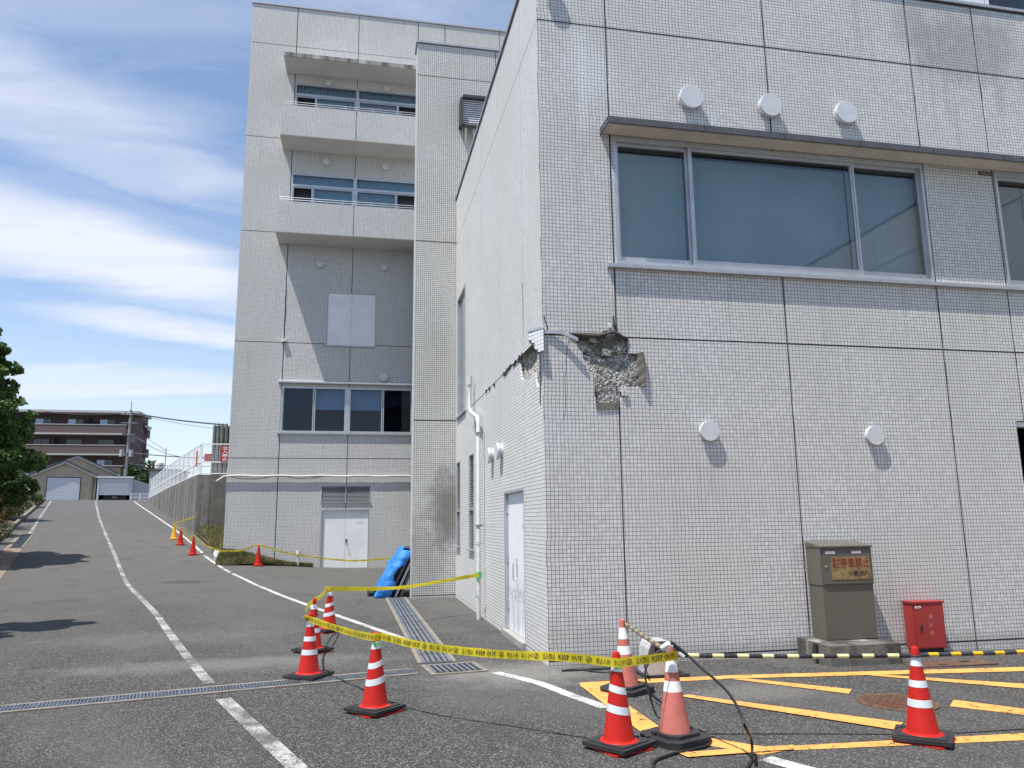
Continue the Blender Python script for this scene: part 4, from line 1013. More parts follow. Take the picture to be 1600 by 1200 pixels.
# lower window with hood
f = MB(); Y0, Y1 = YT - .02, YT + .12
f.box(TWL[0], TWL[0] + .05, Y0, Y1, TWL[2], TWL[3]); f.box(TWL[1] - .05, TWL[1], Y0, Y1, TWL[2], TWL[3]); f.box(TWL[0] + .05, TWL[1] - .05, Y0, Y1, TWL[3] - .07, TWL[3]); f.box(TWL[0] + .05, TWL[1] - .05, Y0, Y1, TWL[2], TWL[2] + .07)
w = f.build('window', alu, TW)
pan = [(-2.82, -1.68, 'dark'), (-1.66, -.50, 'half'), (-.36, .88, 'half'), (.90, 2.0, 'dark')]
for a, b, kd in pan:
    s = MB(); z0, z1 = TWL[2] + .07, TWL[3] - .07
    s.box(a, a + .04, YT + .01, YT + .05, z0, z1); s.box(b - .04, b, YT + .01, YT + .05, z0, z1); s.build('sash', alu, w)
    g = MB(); g.box(a + .04, b - .04, YT + .03, YT + .035, z0, z1); g.build('pane', glass_low, w)
    g = MB(); g.box(a, b, YT + .2, YT + .205, z0 + (z1 - z0) * (.52 if a != .90 else .62), z1); g.build('blind', blind_m if kd != 'dark' else room_m, w)
m = MB(); m.box(-.50, -.36, YT + .0, YT + .06, TWL[2] + .07, TWL[3] - .07); m.build('mullion', alu, w)
m = MB(); m.box(TWL[0], TWL[1], YT + 1.2, YT + 1.25, 4.6, 7.4); m.build('room_back', room_m, w)
m = MB(); m.add([(-3.0, YT - .16, 6.93), (2.03, YT - .16, 6.93), (2.03, YT - .16, 6.99), (-3.0, YT - .16, 6.99), (-3.0, YT - .001, 6.93), (2.03, YT - .001, 6.93), (2.03, YT - .001, 7.06), (-3.0, YT - .001, 7.06)], [(0, 1, 2, 3), (3, 2, 6, 7), (0, 4, 5, 1), (0, 3, 7, 4), (1, 5, 6, 2)]); m.build('window_hood', alu, TW)
m = MB(); m.box(-2.98, 2.05, YT - .07, YT - .001, 5.0, 5.05); m.build('sill', alu_matt, TW)
# closed steel shutter panel
f = MB(); f.box(TPN[0], TPN[0] + .03, YT - .01, YT + .08, TPN[2], TPN[3]); f.box(TPN[1] - .03, TPN[1], YT - .01, YT + .08, TPN[2], TPN[3]); f.box(TPN[0] + .03, TPN[1] - .03, YT - .01, YT + .08, TPN[3] - .03, TPN[3]); f.box(TPN[0] - .15, TPN[1] + .02, YT - .05, YT + .05, TPN[2] - .04, TPN[2] - .001)
w = f.build('shutter_panel', alu_matt, TW)
for a, b in ((TPN[0] + .031, -.375), (-.369, TPN[1] - .031)):
    g = MB(); g.box(a, b, YT + .0, YT + .05, TPN[2], TPN[3] - .031); g.build('panel_leaf', white_door, w)
for z in (8.75, 9.5, 10.3):
    g = MB(); g.box(TPN[0] - .02, TPN[0] + .03, YT - .03, YT - .011, z - .06, z + .06); g.box(TPN[1] - .03, TPN[1] + .02, YT - .03, YT - .011, z - .06, z + .06); g.build('hinge', alu_matt, w)
# lower double door and louvre
w, bx, mid = double_door(TW, 'y', TM, TDR[0], TDR[1], .08, TDR[3], white_door, .06)
g = MB(); bx(mid + .02, mid + .09, .98, 1.12, .045, .06, g); g.build('handle_plate', dk_grey, w)
g = MB(); g.tube([(mid + .05, YT + .05, 1.02), (mid + .05, YT, 1.0), (mid + .12, YT - .01, .84)], .012, 6); g.build('handle', alu, w)
put_marks(4, (0.02, YT + .058, 1.68), (1, 0, 0), (0, 0, 1), .045, .24, 'door_lettering', alu_matt, w)
f = MB(); f.box(TLV[0], TLV[0] + .03, YT - .01, YT + .08, TLV[2], TLV[3]); f.box(TLV[1] - .03, TLV[1], YT - .01, YT + .08, TLV[2], TLV[3]); f.box(TLV[0] + .03, TLV[1] - .03, YT - .01, YT + .08, TLV[3] - .03, TLV[3]); f.box(TLV[0] - .02, TLV[1] + .02, YT - .04, YT + .08, TLV[2] - .03, TLV[2]); f.box(-.42, -.385, YT - .01, YT + .08, TLV[2], TLV[3] - .031)
w = f.build('louvre', alu_matt, TW)
for a, b in ((TLV[0] + .03, -.42), (-.385, TLV[1] - .03)):
    for i in range(11):
        z = TLV[2] + .04 + i * .049; g = MB(); g.obox(((a + b) / 2, YT + .03, z), ((b - a) / 2, 0, 0), (0, .026, .020), (0, -.002, .002)); g.build('slat', alu_matt, w)
g = MB(); g.box(TLV[0], TLV[1], YT + .085, YT + .09, TLV[2], TLV[3]); g.build('backing', dark_m, w)
# sagging cable duct along the wall
pts = [(-5.0, YT - .05, 3.25), (-4.75, YT - .08, 3.42)] + [(-4.6 + i * .3, YT - .08, 3.44 + .015 * math.sin(i * 1.3)) for i in range(23)]
m = MB(); m.tube(pts, .035, 8); m.build('cable_duct', pvc, TW, smooth=True)
m = MB(); m.tube([(-4.55, YT - .06, 3.42), (-4.2, YT - .07, 3.34), (-3.6, YT - .07, 3.33), (-3.1, YT - .06, 3.42), (-2.6, YT - .06, 3.42), (-2.2, YT - .07, 3.35), (-1.6, YT - .07, 3.37), (-1.2, YT - .06, 3.43)], .012, 6); m.build('loose_cable', wire_m, TW, smooth=True)
m = MB(); m.obox((-2.86, YT - .06, 8.56), (.09, .0, .03), (0, .06, 0), (0, 0, .035)); m.build('flood_sensor', white_pl, TW)
m = MB(); m.tube([(-2.86, YT - .012, 10.6), (-2.88, YT - .012, 10.2), (-2.85, YT - .012, 9.8), (-2.88, YT - .012, 9.3), (-2.86, YT - .012, 8.7)], .012, 5); m.build('torn_sealant', joint_m, TW)

# fin block between tower and annex
PB = thing('tiled_stair_block', 'narrow white-tiled shaft with soot stain between the tower and the annex', 'building', (1.26, YP, 0))
PX = [1.26, 3.30, 6.0, 9.0, 12.0]; PZ = [-.1, .06, 4.08, 8.54, 13.02, 13.93]
panels(PB, PX, PZ, [], FY(YP), tile_pier, gap=.012)
m = MB(); m.box(1.285, 12, YP + .024, YP + .5, -.1, 13.92); m.build('wall', joint_m, PB)
m = MB(); m.box(1.26, 1.283, YP + .031, YP + .5, -.1, 13.93); m.build('side_tiling', tile_side, PB)
m = MB(); m.box(2.2, 12, YP + .51, 28.1, 0, 13.9); m.build('stair_core', conc, PB)
m = MB(); m.box(1.22, 12, YP - .04, YP + .3, 13.935, 13.99); m.box(1.22, 1.4, YP + .301, YP + .55, 13.935, 13.99); m.build('coping', alu_matt, PB)
# louvred hood high on the shaft
HY = 17.62; hTL, hBL = atY(723, 153, HY), atY(715, 192, HY); hx0, hz0, hz1 = hTL.x, hBL.z, hTL.z; hx1 = hx0 + 1.1
hood_m = simple('dark_hood_frame', (.045, .046, .05), .5)
hd = MB(); hd.box(hx0 - .06, hx0, HY, YP - .001, hz0, hz1); hd.box(hx0, hx1, HY - .06, YP - .001, hz1 + .001, hz1 + .07); hd.box(hx1, hx1 + .06, HY, YP - .001, hz0, hz1); hd.box(hx0 - .06, hx1 + .06, HY, HY + .06, hz0 - .06, hz0 - .001); hd.box(hx0 - .06, hx0 - .001, HY - .05, HY - .001, hz0 - .06, hz1)
hdo = hd.build('louvre_hood', hood_m, PB)
ns = 12
for i in range(ns):
    z = hz0 + (i + .5) * (hz1 - hz0) / ns; s_ = MB(); s_.obox(((hx0 + hx1) / 2, HY + .05, z), ((hx1 - hx0) / 2 - .002, 0, 0), (0, .010, .021), (0, -.002, .001)); s_.build('slat', white_metal, hdo)
m = MB(); m.box(hx0, hx1, HY + .12, HY + .13, hz0, hz1); m.build('backing', dk_grey, hdo)
m = MB(); m.bar((hx0 + .1, HY + .1, hz0 - .05), (hx0 + .12, YP - .01, hz0 - .35), .05, .05); m.tube([(hx0 + .3, HY + .15, hz0 - .06), (hx0 + .32, HY + .2, hz0 - .3), (hx0 + .7, HY + .22, hz0 - .33)], .03, 8); m.build('bracket', pvc, hdo)

# ------------------------------------------------------------------ retaining wall, fence, signs
def rw(s): return 4.2 - (s - 39.7) * .0325
def rwz(s): return 4.10 - .035 * max(0, s - 42) ** 1.0 * (.35 if s < 52 else .62) - (.0 if s < 52 else -.095)
RW = thing('retaining_wall', 'streaky stained concrete retaining wall below the white mesh fence', 'wall', (*xy(39.9, 4.19), 1.2))
ss = [39.9 + i * 1.52 for i in range(17)]
for i in range(len(ss) - 1):
    a, b = ss[i], ss[i + 1] - .012; m = MB(); V = []
    for s in (a, b):
        for t in (rw(s), rw(s) + .35):
            x, y = xy(s, t); V += [(x, y, gz(x, y) - .4), (x, y, max(rwz(s), gz(x, y) + .02))]
    m.add(V, [(0, 4, 5, 1), (2, 3, 7, 6), (1, 5, 7, 3), (0, 1, 3, 2), (4, 6, 7, 5)]); m.build('wall_panel', conc_wall, RW)
x0, y0 = xy(39.9, rw(39.9))
for a, b in ((x0, x0 + .62), (x0 + .635, -2.0)):
    m = MB(); m.box(a, b, y0 - .02, y0 + .3, .4, 4.1); m.build('wall_panel', conc_wall, RW)
m = MB(); m.lathe([(.07, 0), (.07, -.004), (0, -.004)], (x0 + 1.02, y0 - .021, 1.45), 14, 'y', cap=False); m.build('weep_hole', dark_m, RW)
# ground behind the wall (car park level)
m = MB(); V = []
for s in ss: 
    for t in (rw(s) + .3, 30): x, y = xy(s, t); V.append((x, y, max(rwz(s) - .12, gz(x, y) + .02)))
m.add(V, [(2 * i, 2 * i + 1, 2 * i + 3, 2 * i + 2) for i in range(len(ss) - 1)]); struct(m.build('upper_ground', conc))
FN = thing('mesh_fence', 'white wire mesh fence running up the slope on the retaining wall', 'fence', (*xy(38.7, 4.4), 4.05))
fs_ = [38.7 + i * 1.98 for i in range(14)]
fbase = lambda s: max(rwz(max(s, 40)), gz(*xy(s, rw(s))) + .05)
ftop = lambda s: 5.62 - .012 * max(0, s - 42) - (.018 * max(0, s - 54))
def fp(s, z): x, y = xy(s, rw(s) + .14); return (x, y, z)
fsl = [39.95] + fs_[1:]
for s in fsl:
    m = MB(); m.tube([fp(s, fbase(s) - .03), fp(s, ftop(s) + .05)], .032, 6); m.build('post', mesh_white, FN)
for i in range(len(fsl) - 1):
    a, b = fsl[i], fsl[i + 1]; mid_ = lambda s: fbase(s) + .62
    m = MB(); m.bar(fp(a, ftop(a)), fp(b, ftop(b)), .045); m.bar(fp(a, mid_(a)), fp(b, mid_(b)), .05); m.bar(fp(a, fbase(a) + .06), fp(b, fbase(b) + .06), .045); m.build('rail', mesh_white, FN)
    m = MB(); n = 22
    for k in range(1, n):
        s = a + (b - a) * k / n; m.bar(fp(s, fbase(s) + .06), fp(s, ftop(s)), .0045)
    for k in range(1, 12):
        f = k / 12; m.bar(fp(a, (fbase(a) + .06) * (1 - f) + ftop(a) * f), fp(b, (fbase(b) + .06) * (1 - f) + ftop(b) * f), .004)
    stuff(m.build('wire_mesh', mesh_white, FN))
xf, yf, _ = fp(39.95, 0)
for k in range(3):
    xa = xf + k * 1.6; xb = xa + 1.6
    m = MB(); m.tube([(xb, yf, 4.05), (xb, yf, 5.67)], .032, 6); m.build('post', mesh_white, FN)
    m = MB()
    for z in (5.60, 4.72, 4.16): m.bar((xa, yf, z), (xb, yf, z), .05)
    m.build('rail', mesh_white, FN)
    m = MB()
    for q in range(1, 20): m.bar((xa + 1.6 * q / 20, yf, 4.16), (xa + 1.6 * q / 20, yf, 5.6), .007)
    for q in range(1, 12): m.bar((xa, yf, 4.16 + q * .12), (xb, yf, 4.16 + q * .12), .006)
    stuff(m.build('wire_mesh', mesh_white, FN))
# signs
def sign(label, c, w, h, txt, vert=True, th=0.0):
    c = Vector(c); ux = Vector((math.cos(th), math.sin(th), 0)); t = thing('warning_sign', label, 'sign', c)
    m = MB(); m.obox(c, ux * w / 2, Vector((-ux.y, ux.x, 0)) * .008, (0, 0, h / 2)); m.build('board', sign_red, t)
    n = Vector((ux.y, -ux.x, 0)) * .011; hh = h / (len(txt) + .4)
    for i, ch in enumerate(txt):
        put_text(ch, c + n - ux * w * .30 + Vector((0, 0, h / 2 - hh * (i + 1.05))), ux, (0, 0, 1), hh * .8, w * .6, 'character', sign_white, t, bold=w * .02)
P = atY(351.5, 709, yf - .05); sign('tall red sign with white characters on the fence nearest the tower', P, .42, .78, '立入禁止')
P = atY(325, 715, yf + 3); sign('small plain dark red board seen behind the fence corner', P, .36, .4, '')
q = fp(41.2, 4.95); sign('narrow plain red board tied to the sloping side of the mesh fence', (q[0] - .05, q[1] - .04, 4.98), .5, .75, '', th=math.atan2(-D2.y, -D2.x))
# finned tank tower behind the fence
tx, ty = atY(349, 690, 46).x, 46
TK = thing('ribbed_tank', 'tall dark ribbed steel tank rising behind the white fence', 'tank', (tx, ty, 4.0))
for i in range(6):
    a = 2 * math.pi * i / 10
    m = MB(); m.tube([(tx - .50 + i * .21, ty - .1 * math.sin(i), 4.0), (tx - .50 + i * .21, ty - .1 * math.sin(i), 7.3)], .10, 10); m.tube([(tx - .50 + i * .21, ty, 7.3), (tx - .50 + i * .21, ty, 7.45)], .03, 6); m.build('column', tank_m, TK)
m = MB(); m.box(tx - .6, tx + .9, ty + .1, ty + .8, 4.0, 7.28); m.build('casing', tank_m, TK)
# low shed / machinery seen through the mesh
m = MB(); m.box(-7.0, -3.5, 44, 46, 4.0, 4.75); o = m.build('utility_bench', pale_trim, loc=(-5.5, 44, 4)); tag(o, 'low pale block wall standing behind the fence by the tower', 'wall')
# grass verge at the foot of the tower and wall
def verge(name, pts, n, h, mat, seed=1):
    r = random.Random(seed); m = MB()
    for i in range(n):
        x, y = pts(r); z = gz(x, y) ; a = r.random() * 6.28; w = r.uniform(.008, .02); hh = h * r.uniform(.5, 1.3); lx, ly = r.uniform(-.05, .05), r.uniform(-.05, .05)
        ze = bank(x, y); dx, dy = math.cos(a) * w, math.sin(a) * w
        m.add([(x - dx, y - dy, ze), (x + dx, y + dy, ze), (x + lx, y + ly, ze + hh)], [(0, 1, 2)])
    return stuff(m.build(name, mat))
def bank(x, y):
    z = gz(x, y)
    if 27 < y < 29.45: z += .36 * sm(-2.0, -4.6, x) * sm(28.3, 29.3, y)
    elif y >= 29.45: z += .42 * sm(3.9, 4.9, st(x, y)[1])
    return z
def patch(name, pt, nu, nv, mat):
    V = []; 
    for j in range(nv + 1):
        for i in range(nu + 1):
            x, y = pt(i / nu, j / nv); edge = i in (0, nu) or j in (0, nv)
            V.append((x, y, bank(x, y) + (-.03 if j == 0 and bank(x, y) - gz(x, y) < .02 else .01)))
    m = MB(); m.add(V, [(j * (nu + 1) + i, j * (nu + 1) + i + 1, (j + 1) * (nu + 1) + i + 1, (j + 1) * (nu + 1) + i) for j in range(nv) for i in range(nu)]); return struct(m.build(name, mat))
vd = lambda x: .14 + .80 * sm(-1.5, -4.6, x)
patch('grass_bank', lambda u, v: (-4.72 + 3.2 * u, YT - .02 - vd(-4.72 + 3.2 * u) * (1 - v)), 30, 8, soil)
def side_pt(u, v):
    s = 29.7 + 10.0 * v; t = 3.93 + .25 * sm(0, .4, v) + 2.7 * u; x, y = xy(s, t)
    if y > YT - .02: x = min(x, TX0 + .0)
    return x, y
patch('grass_bank', side_pt, 14, 24, soil)
def pa(r):
    x = -4.72 + 3.2 * r.random(); return x, YT - .04 - r.random() * vd(x)
verge('grass', pa, 9000, .13, grass_m, 3)
def pb(r): return side_pt(r.random(), r.random() ** 1.0)
verge('grass', pb, 9000, .16, grass_m, 5)
# white rag / sack at the tower corner
def crumple(name, label, cat, c, size, mat, seed, n=3):
    m = MB(); vs = []; nu, nv = 18, 12
    for j in range(nv + 1):
        for i in range(nu):
            a = 2 * math.pi * i / nu; b = math.pi * j / nv; d = Vector((math.cos(a) * math.sin(b), math.sin(a) * math.sin(b), math.cos(b)))
            r = 1 + .35 * noise.noise(d * 2 + Vector((seed,) * 3)) + .22 * noise.noise(d * 5 + Vector((seed,) * 3))
            p = Vector((d.x * size[0], d.y * size[1], d.z * size[2])) * r; vs.append((c[0] + p.x, c[1] + p.y, max(c[2], c[2] + size[2] * .75 + p.z)))
    fs = [(j * nu + i, j * nu + (i + 1) % nu, (j + 1) * nu + (i + 1) % nu, (j + 1) * nu + i) for j in range(nv) for i in range(nu)]
    m.add(vs, fs); o = m.build(name, mat, loc=c, smooth=True); tag(o, label, cat); return o
P = atY(341, 857, 29.6); crumple('plastic_sack', 'crumpled white plastic sack slumped at the tower corner on the grass', 'sack', (P.x, 29.62, bank(P.x, 29.62)), (.15, .10, .22), white_pl, 4)
# standpipe
P = atY(465.5, 884, 29.2); zz = gz(P.x, P.y)
t_ = thing('standpipe', 'small grey standpipe with white cap beside the tower foot', 'pipe', (P.x, 29.2, zz))
m = MB(); m.tube([(P.x, 29.2, zz), (P.x, 29.2, zz + .42)], .045, 8); m.build('pipe', pvc, t_); m = MB(); m.tube([(P.x, 29.2, zz + .42), (P.x, 29.2, zz + .56)], .08, 10); m.build('cap', white_pl, t_)

# ------------------------------------------------------------------ distant buildings
def at(px, py, Y): return atY(px, py, Y)
AY = 115
AP = thing('apartment_block', 'five storey maroon apartment block with long mauve balconies', 'apartment block', (-40, AY, 3.5))
ax0, ax1 = -62.0, -32.0
m = MB(); m.box(ax0, ax1, AY + 1.6, AY + 6, 3.3, 17.3); m.build('wall', maroon, AP)
m = MB(); m.add([(ax1 + .01, AY + 1.62, 3.3), (ax1 + 1.3, AY + 3.2, 3.3), (ax1 + 1.3, AY + 6, 3.3), (ax1 + .01, AY + 6, 3.3), (ax1 + .01, AY + 1.62, 17.2), (ax1 + 1.3, AY + 3.2, 17.2), (ax1 + 1.3, AY + 6, 17.2), (ax1 + .01, AY + 6, 17.2)], [(0, 1, 5, 4), (1, 2, 6, 5), (4, 5, 6, 7), (0, 3, 2, 1)]); m.build('end_wall', mauve, AP)
m = MB(); m.box(ax0 - .6, ax1 + 1.6, AY - .2, AY + 6.6, 17.31, 17.62); m.build('roof', pale_trim, AP)
m = MB(); m.box(ax1 + 1.61, ax1 + 1.9, AY + 3.2, AY + 5.8, 15.7, 16.0); m.build('stair_canopy', pale_trim, AP)
for k in range(5):
    zb = 3.0 + k * 2.86
    if k: 
        m = MB(); m.box(ax0, ax1, AY, AY + .14, zb, zb + 1.15); m.build('balcony_parapet', mauve, AP)
        m = MB(); m.box(ax0, ax1 + .05, AY - .06, AY + 1.58, zb - .18, zb - .002); m.build('balcony_slab', pale_trim, AP)
        m = MB(); m.box(ax0, ax1 + .05, AY - .05, AY + .2, zb + 1.152, zb + 1.24); m.build('balcony_cap', pale_trim, AP)
        m = MB(); m.box(ax1 + 1.35, ax1 + 1.8, AY + 4.4, AY + 5.6, zb - .1, zb + 1.1); m.build('end_balcony', mauve, AP)
        for yy in (3.4, 4.9):
            m = MB(); m.box(ax1 + 1.305, ax1 + 1.34, AY + yy, AY + yy + .9, zb + 1.15, zb + 2.1); m.build('window', dark_m, AP)
    for i in range(7):
        x = ax0 + 1.2 + i * 4.15; w = MB(); w.box(x - .08, x + 2.08, AY + 1.54, AY + 1.598, zb + .1, zb + 2.18); wo = w.build('window', dark_m, AP)
        g = MB(); g.box(x, x + .98, AY + 1.52, AY + 1.538, zb + .1, zb + 2.1); g.build('pane', curtain_m if (i * 3 + k) % 3 else glass_dk, wo)
        g = MB(); g.box(x + 1.02, x + 2.0, AY + 1.525, AY + 1.538, zb + .1, zb + 2.1); g.build('pane', glass_dk, wo)
        if (i + k) % 2: g = MB(); g.box(x + 2.7, x + 3.0, AY + .4, AY + 1.5, zb, zb + 2.3); g.build('balcony_divider', dark_m, AP)
# gabled garages
def gable(root, x0, x1, xa, zb, ze0, ze1, za, y, depth, wall, roof, over=.25):
    m = MB(); m.add([(x0, y, zb), (x1, y, zb), (x1, y, ze1), (xa, y, za), (x0, y, ze0), (x0, y + depth, zb), (x1, y + depth, zb), (x1, y + depth, ze1), (xa, y + depth, za), (x0, y + depth, ze0)],
                    [(0, 1, 2, 3, 4), (9, 8, 7, 6, 5), (0, 4, 9, 5), (1, 6, 7, 2)]); m.build('wall', wall, root)
    for (a, za_, b, zb_) in ((xa, za, x0 - (xa - x0) * .12, ze0 - (za - ze0) * .12), (xa, za, x1 + (x1 - xa) * .12, ze1 - (za - ze1) * .12)):
        for (off, th, mt, nm, yy0) in ((.0, .14, pale_trim, 'barge_board', -over), (.145, .10, green_roof, 'roof', -over - .03)):
            m = MB(); m.add([(a, y + yy0, za_ + off), (b, y + yy0, zb_ + off), (b, y + depth + .2, zb_ + off), (a, y + depth + .2, za_ + off), (a, y + yy0, za_ + off + th), (b, y + yy0, zb_ + off + th), (b, y + depth + .2, zb_ + off + th), (a, y + depth + .2, za_ + off + th)],
                            [(0, 1, 2, 3), (7, 6, 5, 4), (0, 4, 5, 1), (1, 5, 6, 2), (2, 6, 7, 3), (3, 7, 4, 0)]); m.build(nm, mt, root)
zb = 3.55
G1 = thing('gabled_garage', 'beige gabled garage with closed white shutter at the top of the slope', 'garage', (-23, 68, zb))
gable(G1, -25.3, -20.95, -23.25, 3.4, 5.75, 5.60, 6.75, 68, 7, beige_w, green_roof)
w = MB(); w.box(-24.45, -22.05, 67.93, 67.99, zb - .1, 5.62); w = w.build('shutter_frame', dark_m, G1)
for i in range(14):
    m = MB(); m.box(-24.40, -22.10, 67.89, 67.925, zb + i * .144, zb + i * .144 + .136); m.build('shutter_slat', shutter, w)
m = MB(); m.tube([(-21.15, 67.9, zb), (-21.15, 67.9, 5.6)], .05, 6); m.build('downpipe', bark, G1)
m = MB(); m.tube([(-21.9, 67.7, zb - .1), (-21.9, 67.7, zb + .28)], .07, 6); m.build('bollard', beige_w, G1)
G2 = thing('gabled_house', 'beige gabled house half hidden behind the garage roof', 'house', (-24, 77, zb))
gable(G2, -28.5, -21.9, -25.0, 3.4, 6.4, 6.45, 7.9, 77, 8, beige_w, green_roof)
G3 = thing('steel_shed', 'white steel shed with its roller door half raised over a dark gap', 'shed', (-19.4, 68, zb))
gx0, gx1 = -20.70, -18.15
m = MB(); m.box(gx0, gx0 + .14, 67.9, 74, zb - .2, 5.55); m.box(gx1 - .14, gx1, 67.9, 74, zb - .2, 5.55); m.box(gx0 + .141, gx1 - .141, 73.8, 74, zb - .2, 5.5); m.build('side_wall', shutter, G3)
m = MB(); m.box(gx0 - .08, gx1 + .08, 67.7, 74.1, 5.551, 5.68); m.build('roof', white_metal, G3)
w = MB(); w.box(gx0 + .14, gx1 - .14, 67.95, 68.2, 5.2, 5.55); w = w.build('door_box', shutter, G3)
for i in range(10):
    m = MB(); m.box(gx0 + .15, gx1 - .15, 68.0, 68.035, 4.17 + i * .102, 4.17 + i * .102 + .096); m.build('door_slat', white_metal, w)
m = MB(); m.add([(gx1 + .01, 68.3, zb - .2), (-16.9, 68.6, zb - .2), (-16.9, 68.6, 5.12), (gx1 + .01, 68.3, 5.5), (gx1 + .01, 74, zb - .2), (-16.9, 74, zb - .2), (-16.9, 74, 5.12), (gx1 + .01, 74, 5.5)], [(0, 1, 2, 3), (1, 5, 6, 2), (3, 2, 6, 7), (4, 7, 6, 5), (0, 3, 7, 4)]); m.build('lean_to', grey_box, G3)
# car in the shed: only the lower front shows
CR_ = thing('parked_car', 'dark car parked inside the half open white shed', 'car', (-19.4, 68, zb))
prof = [(-.80, .25), (.80, .25), (.86, .5), (.84, .82), (.70, .95), (-.70, .95), (-.84, .82), (-.86, .5)]
carp = simple('dark_car_paint', (.03, .032, .036), .25, .3)
m = MB(); m.add([(-19.4 + a, 69.0, zb + b) for a, b in prof] + [(-19.4 + a * .98, 73.2, zb + b) for a, b in prof], [tuple(range(8)), tuple(range(15, 7, -1))] + [(i, (i + 1) % 8, 8 + (i + 1) % 8, 8 + i) for i in range(8)]); m.box(-20.05, -18.75, 70.2, 72.9, zb + .951, zb + 1.45); m.build('body', carp, CR_)
for sx in (-1, 1):
    m = MB(); m.lathe([(.31, -.1), (.31, .1)], (-19.4 + sx * .72, 69.9, zb + .31), 18, 'x'); m.build('wheel', black_rub, CR_)
    m = MB(); m.box(-19.4 + sx * .62 - .14, -19.4 + sx * .62 + .14, 68.97, 68.998, zb + .60, zb + .72); m.build('headlight', white_metal, CR_)
m = MB(); m.box(-19.57, -19.23, 68.96, 68.997, zb + .40, zb + .55); m.build('number_plate', white_pl, CR_)
# small white gate by the shed
t_ = thing('white_gate', 'low white lattice gate between the shed and the fence', 'gate', (-17.0, 67.5, zb))
m = MB()
for x in (-18.0, -17.3, -16.6): m.bar((x, 67.4, zb - .1), (x, 67.4, zb + .75), .06)
m.build('post', white_metal, t_); m = MB()
for i in range(14): m.bar((-17.95 + i * .1, 67.4, zb + .05), (-17.95 + i * .1, 67.4, zb + .7), .018)
for z in (.05, .38, .7): m.bar((-18, 67.4, zb + z), (-16.6, 67.4, zb + z), .035)
m.build('lattice', white_metal, t_)
# little house with roof tank further right
HS = thing('small_house', 'small grey house with a white roof tank beyond the fence', 'house', (-21.3, 90, 4))
m = MB(); m.box(-22.3, -19.4, 90, 95, 3.5, 7.6); m.build('wall', pale_trim, HS)
m = MB(); m.box(-22.5, -19.2, 89.8, 95.2, 7.61, 7.78); m.build('roof', dk_grey, HS)
m = MB(); m.lathe([(.02, 0), (.42, .0), (.5, .3), (.45, .75), (.2, .95), (.02, 1.0)], (-21.6, 91, 7.79), 16); m.build('roof_tank', white_pl, HS, smooth=True)
w = MB(); w.box(-21.9, -20.9, 89.96, 89.99, 6.0, 6.9); w.build('window', dark_m, HS)
m = MB(); m.tube([(-20.9, 90.5, 7.7), (-20.9, 90.5, 10.1)], .04, 6); m.bar((-21.3, 90.5, 9.9), (-20.5, 90.5, 9.9), .03); m.build('aerial', wire_m, HS)
for g_ in (G1, G3, CR_): g_.rotation_euler = (0, 0, math.radians(15))
G2.rotation_euler = (0, 0, math.radians(15)); G2.location.x -= .3
# utility pole
PO = thing('utility_pole', 'grey concrete utility pole with transformer before the apartment block', 'utility pole', (-23.4, 85, 3.5))
m = MB(); m.tube([(-23.4, 85, 3.3), (-23.32, 85, 13.6)], [.19, .12], 10); m.build('pole', wood_pole, PO)
m = MB(); m.tube([(-23.32, 85, 13.6), (-23.32, 85, 14.5)], .03, 6); m.build('lightning_rod', wire_m, PO)
for z, hw in ((13.1, .9), (12.2, .8), (11.0, .6), (9.1, .7)):
    m = MB(); m.bar((-23.35 - hw, 84.85, z), (-23.35 + hw, 84.85, z), .08); m.build('crossarm', steel, PO)
for x in (-24.0, -23.55, -22.8):
    m = MB(); m.tube([(x, 84.85, 13.14), (x, 84.85, 13.35)], .06, 6); m.build('insulator', white_pl, PO)
for x in (-23.85, -22.95):
    m = MB(); m.tube([(x, 84.8, 8.7), (x, 84.8, 9.4)], .2, 12); m.build('transformer', grey_box, PO)
m = MB(); m.box(-23.1, -22.7, 84.7, 85, 10.2, 10.8); m.box(-23.9, -23.6, 84.7, 85, 10.9, 11.4); m.build('switch_box', dk_grey, PO)
def wire(label, a, b, sag, r, name='power_cable'):
    a, b = Vector(a), Vector(b); pts = [a.lerp(b, i / 16) - Vector((0, 0, sag * 4 * (i / 16) * (1 - i / 16))) for i in range(17)]
    m = MB(); m.tube(pts, r, 5); o = m.build(name, wire_m, loc=a); tag(o, label, 'cable', 'overhead cables'); return o
wire('thick overhead cable from the pole top to the right behind the tower', (-23.3, 85, 13.3), at(356, 664, 75), .15, .07)
wire('thin overhead cable just under the thick one', (-22.9, 85, 13.15), at(420, 676, 75), .35, .02)
wire('overhead cable sagging from the pole middle to the right fence', (-22.9, 85, 11.0), at(330, 712, 80), 1.0, .03)
wire('overhead cable slanting down from the block to the roof aerial', at(226, 681, 100), (-20.9, 90.5, 9.9), .1, .025)
wire('low overhead cable bundle running level to the right', (-22.9, 85, 9.1), at(420, 716, 80), .25, .05)
wire('lowest overhead cable crossing towards the small house', (-22.9, 85, 7.9), at(420, 728, 80), .1, .035)
wire('overhead cable running left from the pole top above the roof edge', (-23.6, 85, 13.3), at(60, 640, 100), .4, .03)

